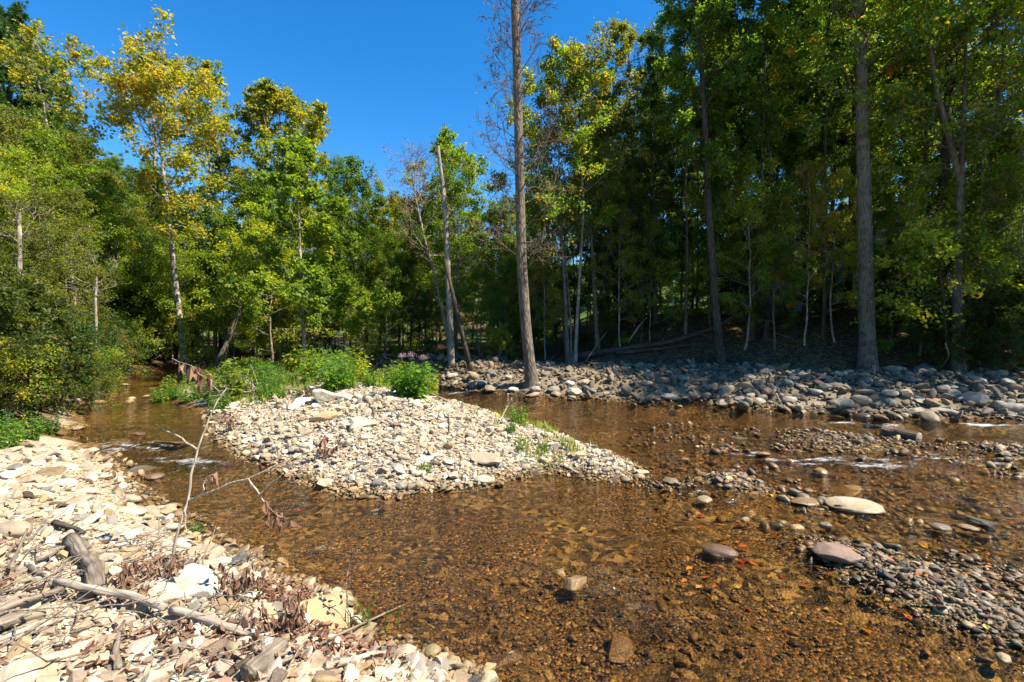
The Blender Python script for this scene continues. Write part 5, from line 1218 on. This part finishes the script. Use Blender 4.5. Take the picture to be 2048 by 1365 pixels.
tag(link('grass', mesh_np('grass', V, [Q4, Q3], M['grass'], {'tint': tn}, smooth=False)), 'yellow green grass along the bar and the far lawn', 'grass', kind='stuff')
# the bright sprig by the near water
p = hit(738, 1262); V, Q4, Q3, tn = blades(np.array([[0, 0, 0.]]), .30, 13, np.random.default_rng(3), .006)
o = link('grass_sprig', mesh_np('grass_sprig', V, [Q4, Q3], M['grass'], {'tint': np.full(len(V), .3)}, smooth=False), None, (p[0], p[1], H1(p[0], p[1]))); tag(o, 'bright green grass sprig at the near water edge', 'grass sprig')

# ------------------------------------------------------------------ driftwood, sticks, dead leaves
def stick(name, pts, w, mat, label, cat='stick', lift=0.03, group=None, sides=8, tap=.5, knots=True, seed=1, parts=None):
    """pts: picture points laid on the ground; a fourth-of-a-width lift keeps it on top"""
    rs = np.random.default_rng(seed + abs(int(pts[0][0])))
    P = []
    for q in pts:
        p = hit(q[0], q[1]) if len(q) < 3 or q[2] is None else at_y(q[0], q[1], q[2])
        P.append(p + np.array([0, 0, lift + w * .4]))
    P = np.array(P); t = np.linspace(0, 1, len(P)); n = max(8, len(P) * 3); tt = np.linspace(0, 1, n)
    Q = np.column_stack([np.interp(tt, t, P[:, k_]) for k_ in range(3)])
    for _ in range(2): Q[1:-1] = (Q[:-2] + 2 * Q[1:-1] + Q[2:]) / 4
    Q += rs.normal(0, w * .06, Q.shape)
    c = Q[0].copy(); qt = Vector(Q[-1] - c).to_track_quat('Z', 'Y'); Rm = np.array(qt.to_matrix()); Q = (Q - c) @ Rm; c0 = np.zeros(3)
    T = Tubes(); T.add(Q, w / 2 * (1 - (1 - tap) * tt) * rs.uniform(.9, 1.1, n), sides, cap=True, rough=.08, rs=rs)
    if knots:
        for k_ in range(2):
            q, d = along(Q, rs.uniform(.25, .8)); T.add(np.array([q, q + perp(rs, d, 1.0) * w * 1.2]), np.array([w * .18, w * .08]), 5, cap=True)
    o = link(name, T.mesh(name, mat), None, tuple(c)); o.rotation_euler = qt.to_euler(); return tag(o, label, cat, group)
stick('driftwood_chunk', [(142, 1104), (172, 1128), (190, 1165), (188, 1212)], .115, M['wood_grey'], 'curved grey driftwood chunk on the near left bank', 'driftwood', lift=.05, tap=.95, sides=12)
stick('driftwood_pole', [(112, 1196), (180, 1210), (250, 1222), (330, 1248)], .055, M['wood_pale'], 'pale bleached pole lying across the curved driftwood chunk', 'driftwood', lift=.09, tap=.8, sides=10)
stick('driftwood_pole', [(345, 1243), (400, 1262), (480, 1288), (540, 1300)], .055, M['wood_pale'], 'pale bleached pole with red brown underside among dead leaves', 'driftwood', lift=.06, tap=.7, sides=10)
stick('driftwood_pole', [(-30, 1262), (40, 1236), (128, 1202)], .05, M['wood_grey'], 'long grey stick running in from the left edge', 'driftwood', lift=.07, tap=.8)
stick('driftwood_plank', [(-30, 1282), (30, 1262), (90, 1245)], .08, M['wood_grey'], 'weathered plank below the long grey stick', 'driftwood', lift=.03, tap=.9)
stick('driftwood_plank', [(-20, 1305), (40, 1285), (100, 1262)], .06, M['wood_pale'], 'pale split plank above the corner boulder', 'driftwood', lift=.02, tap=.8)
stick('hollow_log', [(500, 1372), (535, 1340), (565, 1312)], .10, M['wood_grey'], 'short hollow log with dark end at the bottom', 'log', lift=.03, tap=1.0, sides=14)
stick('stick', [(455, 1365), (510, 1325), (575, 1290)], .035, M['wood_dark'], 'dark stick beside the hollow log')
stick('long_stick', [(500, 1372), (590, 1338), (720, 1268), (820, 1222, 3.9)], .022, M['wood_grey'], 'long thin grey stick pointing out over the water', tap=.6, lift=.06)
stick('stick', [(650, 1352), (710, 1335), (780, 1316)], .05, M['wood_pale'], 'pale bark covered stick left of the cream broken stone')
stick('stick', [(22, 1160), (38, 1120), (56, 1080)], .03, M['wood_grey'], 'grey stick standing on end by the left edge', lift=.08)
stick('stick', [(72, 1138), (110, 1122), (140, 1108)], .05, M['wood_grey'], 'grey forked stick end above the curved chunk', lift=.05)
stick('stick', [(60, 1145), (90, 1165), (105, 1182)], .04, M['wood_grey'], 'short grey stick left of the curved chunk')
stick('stick', [(108, 1058), (140, 1066), (168, 1078)], .06, M['wood_dark'], 'dark driftwood piece in the shadow on the left bank')
stick('stick', [(5, 1195), (60, 1190), (120, 1182)], .025, M['wood_dark'], 'dark twig under the pale bleached pole')
stick('stick', [(210, 1330), (225, 1290), (245, 1255)], .03, M['wood_pale'], 'pale crossing stick at the bottom left')
stick('stick', [(235, 1365), (232, 1310), (250, 1268)], .04, M['wood_grey'], 'grey upright stick at the bottom of the leaf heap', lift=.06)
stick('stick', [(340, 1325), (385, 1300), (425, 1288)], .06, M['wood_grey'], 'grey log end under the bleached pole')
stick('stick', [(845, 784), (868, 796), (895, 810)], .09, M['wood_grey'], 'grey stick on the right crest of the bar beside the weeds', 'driftwood')
stick('stick', [(728, 800), (745, 818), (752, 838), (736, 860)], .05, M['wood_grey'], 'curved stick on the middle of the bar')
stick('stick', [(690, 852), (715, 838), (745, 824)], .035, M['wood_grey'], 'thin grey stick crossing the curved stick')
stick('stick', [(745, 828), (775, 826), (800, 816)], .035, M['wood_pale'], 'pale thin stick right of the curved stick')
stick('stick', [(896, 835), (899, 862), (895, 876)], .03, M['wood_dark'], 'short dark stick on the bar face')
stick('stick', [(575, 877), (600, 879), (625, 874)], .03, M['wood_pale'], 'short pale stick left of the egg shaped stone')
stick('stick', [(560, 782), (600, 784), (640, 790)], .03, M['wood_grey'], 'grey twig along the left crest of the bar')
stick('stick', [(1000, 842), (1012, 820, 11.4), (1024, 798, 11.3)], .035, M['wood_pale'], 'pale forked stick standing up on the right flank of the bar', lift=0)
stick('stick', [(1180, 905), (1182, 890, 8.6), (1178, 878, 8.6)], .02, M['wood_pale'], 'tiny upright stick near the tail of the bar', lift=0)
stick('fallen_log', [(1150, 722), (1260, 705), (1400, 680), (1540, 605, 20)], .30, M['bark_dark'], 'long dark fallen log across the shaded slope', 'log', lift=.05, sides=10)
stick('fallen_log', [(1230, 712), (1330, 702), (1420, 690)], .18, M['bark_dark'], 'thinner fallen log below the long dark one', 'log')
stick('fallen_branch', [(1090, 735), (1110, 712), (1125, 700)], .05, M['wood_grey'], 'grey dead branch propped left of the pale clump', 'branch')
stick('fallen_branch', [(1172, 725), (1195, 690, 20), (1215, 665, 20.5)], .05, M['wood_grey'], 'grey dead branch leaning right of the pale clump', 'branch')
stick('fallen_branch', [(1255, 690), (1278, 655, 21), (1292, 640, 21.3)], .08, M['wood_pale'], 'pale leaning branch by the sunny lawn', 'branch')
stick('fallen_branch', [(1878, 745), (1900, 715, 14.5), (1890, 690, 14.6)], .05, M['wood_grey'], 'grey stick leaning on the largest mossy boulder', 'branch')
stick('fallen_branch', [(1930, 760), (1960, 742), (1990, 735)], .04, M['wood_grey'], 'thin grey branch lying on the right bank', 'branch')
stick('washed_log', [(1990, 824), (2030, 826), (2090, 832)], .26, M['wood_pale'], 'reddish bare log at the waterline by the right edge', 'log', lift=.03, tap=.9, sides=12)
stick('twisted_root', [(1545, 800), (1555, 775), (1575, 755), (1600, 745)], .12, M['wood_grey'], 'twisted grey root hanging on the stone bank', 'driftwood', lift=.08)
stick('stick', [(1553, 790, 12.0), (1562, 812, 11.7), (1586, 832)], .03, M['wood_pale'], 'thin curved root tip dipping into the far channel', lift=.02)
# sawn log in the riffle
A, B = at(1768, 866), at(1838, 878); A[2] = B[2] = H1(*((A + B) / 2)[:2]) + .085; A[2] += .015
rs_ = np.random.default_rng(4); c = (A + B) / 2; qt = Vector(B - A).to_track_quat('Z', 'Y'); L_ = float(np.linalg.norm(B - A)); T = Tubes(); tt = np.linspace(-.5, .5, 11)
T.add(np.column_stack([rs_.normal(0, .006, 11), rs_.normal(0, .006, 11), tt * L_]), .135 * rs_.uniform(.93, 1.05, 11), 18, rough=.05, rs=rs_)
r = empty('sawn_log', tuple(c), 'short sawn log with pale cut end lying in the right riffle', 'log'); r.rotation_euler = qt.to_euler()
link('bark', T.mesh('bark', M['log_bark']), r)
for s_ in (-1, 1):
    T = Tubes(); T.add(np.array([[0, 0, s_ * L_ / 2 - .012], [0, 0, s_ * L_ / 2 + .004]]), np.array([.128, .124]), 18, cap=True, rough=.04, rs=rs_); link('cut_end', T.mesh('cut_end', M['wood_grey']), r)
# stumpy root plates by the trunks on the far bank: buttress of the dead tree
def curl_leaves(C, D, S, rs, name, mat=None, tint=None):
    n = len(C); return leaf_mesh(name, C, D, rs.normal(0, 1, (n, 3)), S, np.clip(.5 + rs.normal(0, .25, n), 0, 1) if tint is None else tint, mat or M['dead'], width=.45, fold=.3, lobes=True)
def hanging(pts, n, L, rs):
    C = np.repeat(pts, n, 0) + rs.normal(0, .02, (len(pts) * n, 3)); D = rs.normal(0, .35, C.shape) + np.array([0, 0, -1.0]); return C, D, L * rs.uniform(.6, 1.2, len(C))
# bare sapling leaning over the stream
b = hit(340, 1150); Y0 = b[1]; T = Tubes(); rs_ = np.random.default_rng(6)
def pth(pts, y): return np.array([at_y(px, py, y + dy) - b for (px, py, dy) in pts])
def wig(P, n=16, j=.004):
    t = np.linspace(0, 1, len(P)); u = np.linspace(0, 1, n); Q = np.column_stack([np.interp(u, t, P[:, k_]) for k_ in range(3)]); return Q + rs_.normal(0, j, Q.shape)
stem = wig(pth([(334, 1165, 0), (342, 1120, 0), (352, 1075, .02), (366, 1030, .05), (380, 985, .1), (386, 940, .12), (398, 890, .15), (415, 845, .2), (440, 795, .25), (452, 778, .28)], Y0)); T.add(stem, np.linspace(.013, .005, 16), 7)
a1 = wig(pth([(395, 900, .14), (365, 878, .2), (340, 865, .2), (312, 850, .22)], Y0), 10); T.add(a1, np.linspace(.009, .003, 10), 5)
a2 = wig(pth([(378, 1000, .08), (410, 988, .0), (450, 970, -.05), (500, 955, -.1), (560, 930, -.1), (615, 905, -.1), (650, 893, -.1)], Y0), 18); T.add(a2, np.linspace(.009, .003, 18), 6)
a3 = wig(pth([(495, 958, -.1), (515, 985, -.12), (530, 1005, -.12), (545, 1025, -.1), (570, 1035, -.1)], Y0), 10); T.add(a3, np.linspace(.007, .003, 10), 5)
a4 = wig(pth([(520, 990, -.12), (540, 968, -.15), (565, 950, -.15)], Y0), 7); T.add(a4, np.linspace(.005, .002, 7), 4)
a5 = wig(pth([(440, 795, .25), (438, 785, .2), (415, 760, .15), (385, 735, .1), (345, 718, .1)], Y0), 12); T.add(a5, np.linspace(.005, .002, 12), 4)
a6 = wig(pth([(410, 988, 0), (408, 965, .02), (418, 950, .03), (438, 948, .03)], Y0), 8); T.add(a6, np.linspace(.005, .002, 8), 4)
a7 = wig(pth([(368, 1020, .05), (372, 1060, 0), (366, 1100, -.02)], Y0), 7); T.add(a7, np.linspace(.004, .002, 7), 4)
r = empty('bare_sapling', tuple(b), 'thin bare sapling with shrivelled leaves leaning over the near left bank', 'sapling')
link('stem', T.mesh('stem', M['wood_pale']), r)
C, D, S = hanging(np.vstack([a3[5:], a3[7:] + rs_.normal(0, .02, a3[7:].shape)]), 3, .085, rs_)
link('dead_leaf_cluster', curl_leaves(C, D, S, rs_, 'dead_leaf_cluster'), r)
C, D, S = hanging(a5[5:10], 3, .12, rs_); link('dead_leaf_cluster', curl_leaves(C, D, S, rs_, 'dead_leaf_cluster'), r)
C, D, S = hanging(a6[4:], 2, .09, rs_); link('dead_leaf_cluster', curl_leaves(C, D, S, rs_, 'dead_leaf_cluster'), r)
# dry weed stalk
b = hit(697, 1272); Y0 = b[1]; T = Tubes(); s = wig(pth([(697, 1272, 0), (696, 1220, 0), (692, 1180, 0), (695, 1140, 0), (705, 1110, .02), (722, 1084, .04)], Y0), 14, .002); T.add(s, np.linspace(.004, .0015, 14), 4)
r = empty('dry_stalk', tuple(b), 'dry weed stalk with curled brown leaves beside the largest ochre boulder', 'plant'); link('stem', T.mesh('stem', M['wood_grey']), r)
C, D, S = hanging(s[5:12], 3, .045, rs_); link('dead_leaf_cluster', curl_leaves(C, D, S, rs_, 'dead_leaf_cluster'), r)
# dry plants on the bar and bank
for (px, py, h_, nst, lab) in [(468, 860, .45, 5, 'shrivelled brown plant on the left of the gravel bar'), (655, 915, .35, 5, 'shrivelled brown plant low on the gravel bar'), (612, 800, .3, 3, 'dry brown leaf stalk on the left crest'), (520, 768, .6, 3, 'dry brown curled leaves by the bleached brush pile'),
        (330, 1180, .25, 7, 'dry brown seedling clump at the foot of the bare sapling'), (470, 1200, .28, 8, 'dry brown leafy clump above the bleached pole'), (545, 1290, .28, 9, 'dry brown leafy clump left of the largest ochre boulder'), (600, 1270, .25, 7, 'dry leaf clump under the largest ochre boulder'), (250, 1200, .22, 7, 'dry leaf clump right of the curved chunk')]:
    b = hit(px, py); T = Tubes(); C = []
    for i in range(nst):
        az = rs_.uniform(0, 6.28); P, _ = limb(rs_, np.zeros(3), norm(np.array([math.cos(az) * .5, math.sin(az) * .5, 1])), h_ * rs_.uniform(.6, 1.1), 7, .18, 0); T.add(P, np.linspace(.005, .002, 7), 4); C += list(P[2:])
    r = empty('dry_plant', (b[0], b[1], H1(b[0], b[1])), lab, 'plant'); link('stem', T.mesh('stem', M['wood_grey']), r)
    c_, d_, s_ = hanging(np.array(C), 3, .09 if py < 950 else .065, rs_); link('foliage', curl_leaves(c_, d_, s_, rs_, 'foliage'), r)
# bleached brush pile
b = hit(478, 792); T = Tubes()
for i in range(75):
    az = rs_.uniform(2.2, 4.4) if i % 3 else rs_.uniform(0, 6.28); el = rs_.uniform(-.05, .8)
    P, _ = limb(rs_, rs_.normal(0, .12, 3) * [1.5, 1, .3] + np.array([.25, 0, .12]), np.array([math.cos(az) * math.cos(el), math.sin(az) * math.cos(el), math.sin(el)]), rs_.uniform(.4, 1.2), 6, .14, 0); T.add(P, np.linspace(.012, .003, 6), 4)
o = link('brush_pile', T.mesh('brush_pile', M['wood_pale']), None, (b[0], b[1], H1(b[0], b[1]))); tag(o, 'bleached twiggy brush washed against the left end of the bar', 'brush pile')
# leaf litter and twigs on the near bank
n = 9000; q = np.column_stack([rs_.normal(-2.2, .95, n), rs_.normal(3.4, .42, n)]); q = q[(vnoise(q[:, 0] * 2.2, q[:, 1] * 2.2, 61) > .06)]; z, a, l_, r_ = H(q[:, 0], q[:, 1], True); k_ = l_ > .15; q = np.column_stack([q, z])[k_]
q[:, 2] += rs_.uniform(.01, .07, len(q)); D = rs_.normal(0, 1, q.shape); D[:, 2] *= .5
tag(link('leaf_litter', curl_leaves(q, D, .055 * rs_.uniform(.5, 1.3, len(q)), rs_, 'leaf_litter')), 'dry curled brown leaves heaped on the near bank', 'leaf litter', kind='stuff')
T = Tubes()
for i in range(420):
    x, y = rs_.normal(-2.5, .95), rs_.normal(3.4, .5); z = H1(x, y)
    if z < .25: continue
    az = rs_.normal(.3, .9)
    P, _ = limb(rs_, np.array([x, y, z + rs_.uniform(.02, .08)]), np.array([math.cos(az), math.sin(az), rs_.normal(0, .12)]), rs_.uniform(.12, .55), 6, .16, 0); T.add(P, rs_.uniform(.003, .008) * np.linspace(1, .4, 6), 4)
tag(link('twig_litter', T.mesh('twig_litter', M['wood_grey'])), 'fine dead twigs tangled over the near bank', 'twigs', kind='stuff')
# fallen autumn leaves in the shallows
LM = []
for i in range(5):
    LM.append(leaf_mesh('fallen_leaf', np.array([[-.5, 0, 0.]]), np.array([[1., 0, 0]]), np.array([[0, 0, 1.]]), np.array([1.0]), np.array([.15 + .17 * i]), M['autumn'], width=.7, fold=.10 + .03 * i, lobes=True))
HL = [(1490, 1104, 26, 'bright orange fallen leaf right of the pinkish oblong stone'), (1378, 1155, 16, 'orange leaf on the sandy bed below the oblong stone'), (1430, 1190, 16, 'red orange leaf near the middle of the stream'), (1368, 1177, 15, 'dark orange leaf beside a pale pebble'), (1165, 1068, 18, 'red leaf on the bed below the bar tail'),
      (922, 1052, 14, 'small orange leaf on the shallow bed'), (1135, 1085, 12, 'small crimson leaf left of the red leaf'), (1840, 913, 22, 'yellow leaf in the riffle below the log'), (1985, 1015, 18, 'yellow leaf in the right shallows'), (1845, 1100, 20, 'orange leaf beside the grey upright stone'), (1760, 1115, 24, 'rust red leaf beside the large reddish grey stone'),
      (1940, 1120, 22, 'long red leaf above the pebble shoal'), (600, 1032, 20, 'dark red leaf in the near stream arm'), (475, 1056, 12, 'orange leaf in the shade of the near bank')]
for (px, py, w, lab) in HL:
    p = hit(px, py); o = link('fallen_leaf', random.choice(LM), None, (p[0], p[1], max(H1(p[0], p[1]) + .015, -.03)), (random.gauss(0, .15), random.gauss(0, .15), random.uniform(0, 6))); o.scale = (w / F * p[1] * 1.05,) * 3; tag(o, lab, 'leaf')
for i in range(150):
    px, py = random.uniform(1350, 2048), random.triangular(855, 1330, 930)
    p = hit(px, py); o = link('fallen_leaf', random.choice(LM), None, (p[0], p[1], H1(p[0], p[1]) + .02), (random.gauss(0, .2), random.gauss(0, .2), random.uniform(0, 6))); o.scale = (random.uniform(.05, .09),) * 3
    tag(o, 'small autumn leaf lying among the wet pebbles', 'leaf', 'small autumn leaves among the wet pebbles')

# ------------------------------------------------------------------ house behind the trees
x, y = at_y(1800, 600, 25)[:2]; z = H1(x, y)
r = empty('white_house', (x, y, z), 'white house glimpsed between the trunks on the hill', 'house')
def box(name, c, s, mat, parent, bevel=0.0):
    bm = bmesh.new(); bmesh.ops.create_cube(bm, size=1.0)
    for v in bm.verts: v.co = Vector((v.co.x * s[0] + c[0], v.co.y * s[1] + c[1], v.co.z * s[2] + c[2]))
    if bevel: bmesh.ops.bevel(bm, geom=bm.edges[:], offset=bevel, segments=1, affect='EDGES')
    me = bpy.data.meshes.new(name); bm.to_mesh(me); bm.free(); me.materials.append(mat); return link(name, me, parent)
box('wall', (0, 0, 1.3), (5.6, 4, 3.4), M['white_paint'], r, .01)
bm = bmesh.new(); vs = [bm.verts.new(v) for v in [(-3.1, -2.4, 2.9), (3.1, -2.4, 2.9), (3.1, 2.4, 2.9), (-3.1, 2.4, 2.9), (-3.1, 0, 4.6), (3.1, 0, 4.6)]]
for f in ((0, 1, 5, 4), (2, 3, 4, 5), (0, 4, 3), (1, 2, 5), (3, 2, 1, 0)): bm.faces.new([vs[i] for i in f])
me = bpy.data.meshes.new('roof'); bm.to_mesh(me); bm.free(); me.materials.append(M['roof']); o = link('roof', me, r); o.location.z = 0.15
for wx in (-1.9, 1.7):
    f = box('window', (wx, -2.03, 1.7), (1.1, .08, 1.3), M['white_paint'], r); box('pane', (wx, -2.075, 1.7), (.9, .03, 1.1), M['glass'], f)
box('door', (-.2, -2.02, 1.0), (.9, .06, 2.0), M['roof'], r)
x, y = at_y(1535, 612, 24.5)[:2]
r = empty('blue_shed', (x, y, H1(x, y)), 'pale blue shed half hidden by trunks on the slope', 'shed')
box('wall', (0, 0, .8), (2.6, 2, 2.0), M['blue_tarp'], r, .01); box('roof', (0, 0, 1.86), (2.9, 2.3, .1), M['white_paint'], r, .01)

# ------------------------------------------------------------------ light, sky, camera
EL, AZ = math.radians(53), math.radians(106)
sun = bpy.data.lights.new('sun', 'SUN'); sun.energy = 4.6; sun.angle = math.radians(0.53); sun.color = (1.0, 0.93, 0.80)
so = bpy.data.objects.new('sun', sun); COL.objects.link(so)
dv = Vector((math.sin(AZ) * math.cos(EL), math.cos(AZ) * math.cos(EL), math.sin(EL)))
so.rotation_euler = dv.to_track_quat('Z', 'Y').to_euler()
wd = bpy.data.worlds.new('World'); SC.world = wd; wd.use_nodes = True
nt = wd.node_tree; nt.nodes.clear()
sky = nt.nodes.new('ShaderNodeTexSky'); sky.sky_type = 'NISHITA'; sky.sun_disc = False; sky.sun_elevation = EL; sky.sun_rotation = AZ
sky.altitude = 600; sky.air_density = 1.0; sky.dust_density = 0.0; sky.ozone_density = 4.0
bg = nt.nodes.new('ShaderNodeBackground'); bg.inputs[1].default_value = 0.092
wo = nt.nodes.new('ShaderNodeOutputWorld'); hs = nt.nodes.new('ShaderNodeHueSaturation'); hs.inputs['Saturation'].default_value = 1.34; nt.links.new(sky.outputs[0], hs.inputs['Color']); nt.links.new(hs.outputs[0], bg.inputs[0]); nt.links.new(bg.outputs[0], wo.inputs[0])
cd = bpy.data.cameras.new('camera'); cd.lens = 36.0 * F / 2048.0; cd.sensor_width = 36.0; cd.clip_start = 0.05; cd.clip_end = 2000
co = bpy.data.objects.new('camera', cd); COL.objects.link(co); co.location = (0, 0, CAM_H); co.rotation_euler = (math.pi / 2 - PITCH, 0, 0)
SC.camera = co
SC.view_settings.view_transform = 'Standard'; SC.view_settings.look = 'None'; SC.view_settings.exposure = 1.45; SC.view_settings.gamma = 1.0
cy = SC.cycles
cy.max_bounces = 8; cy.diffuse_bounces = 3; cy.glossy_bounces = 3; cy.transmission_bounces = 4; cy.transparent_max_bounces = 8
cy.caustics_reflective = False; cy.caustics_refractive = False; cy.sample_clamp_indirect = 6.0
cy.use_denoising = True

print('stones', sum(o.name.startswith('river_stone') for o in SC.objects), 'trees', sum(o.get('category') == 'tree' for o in SC.objects))
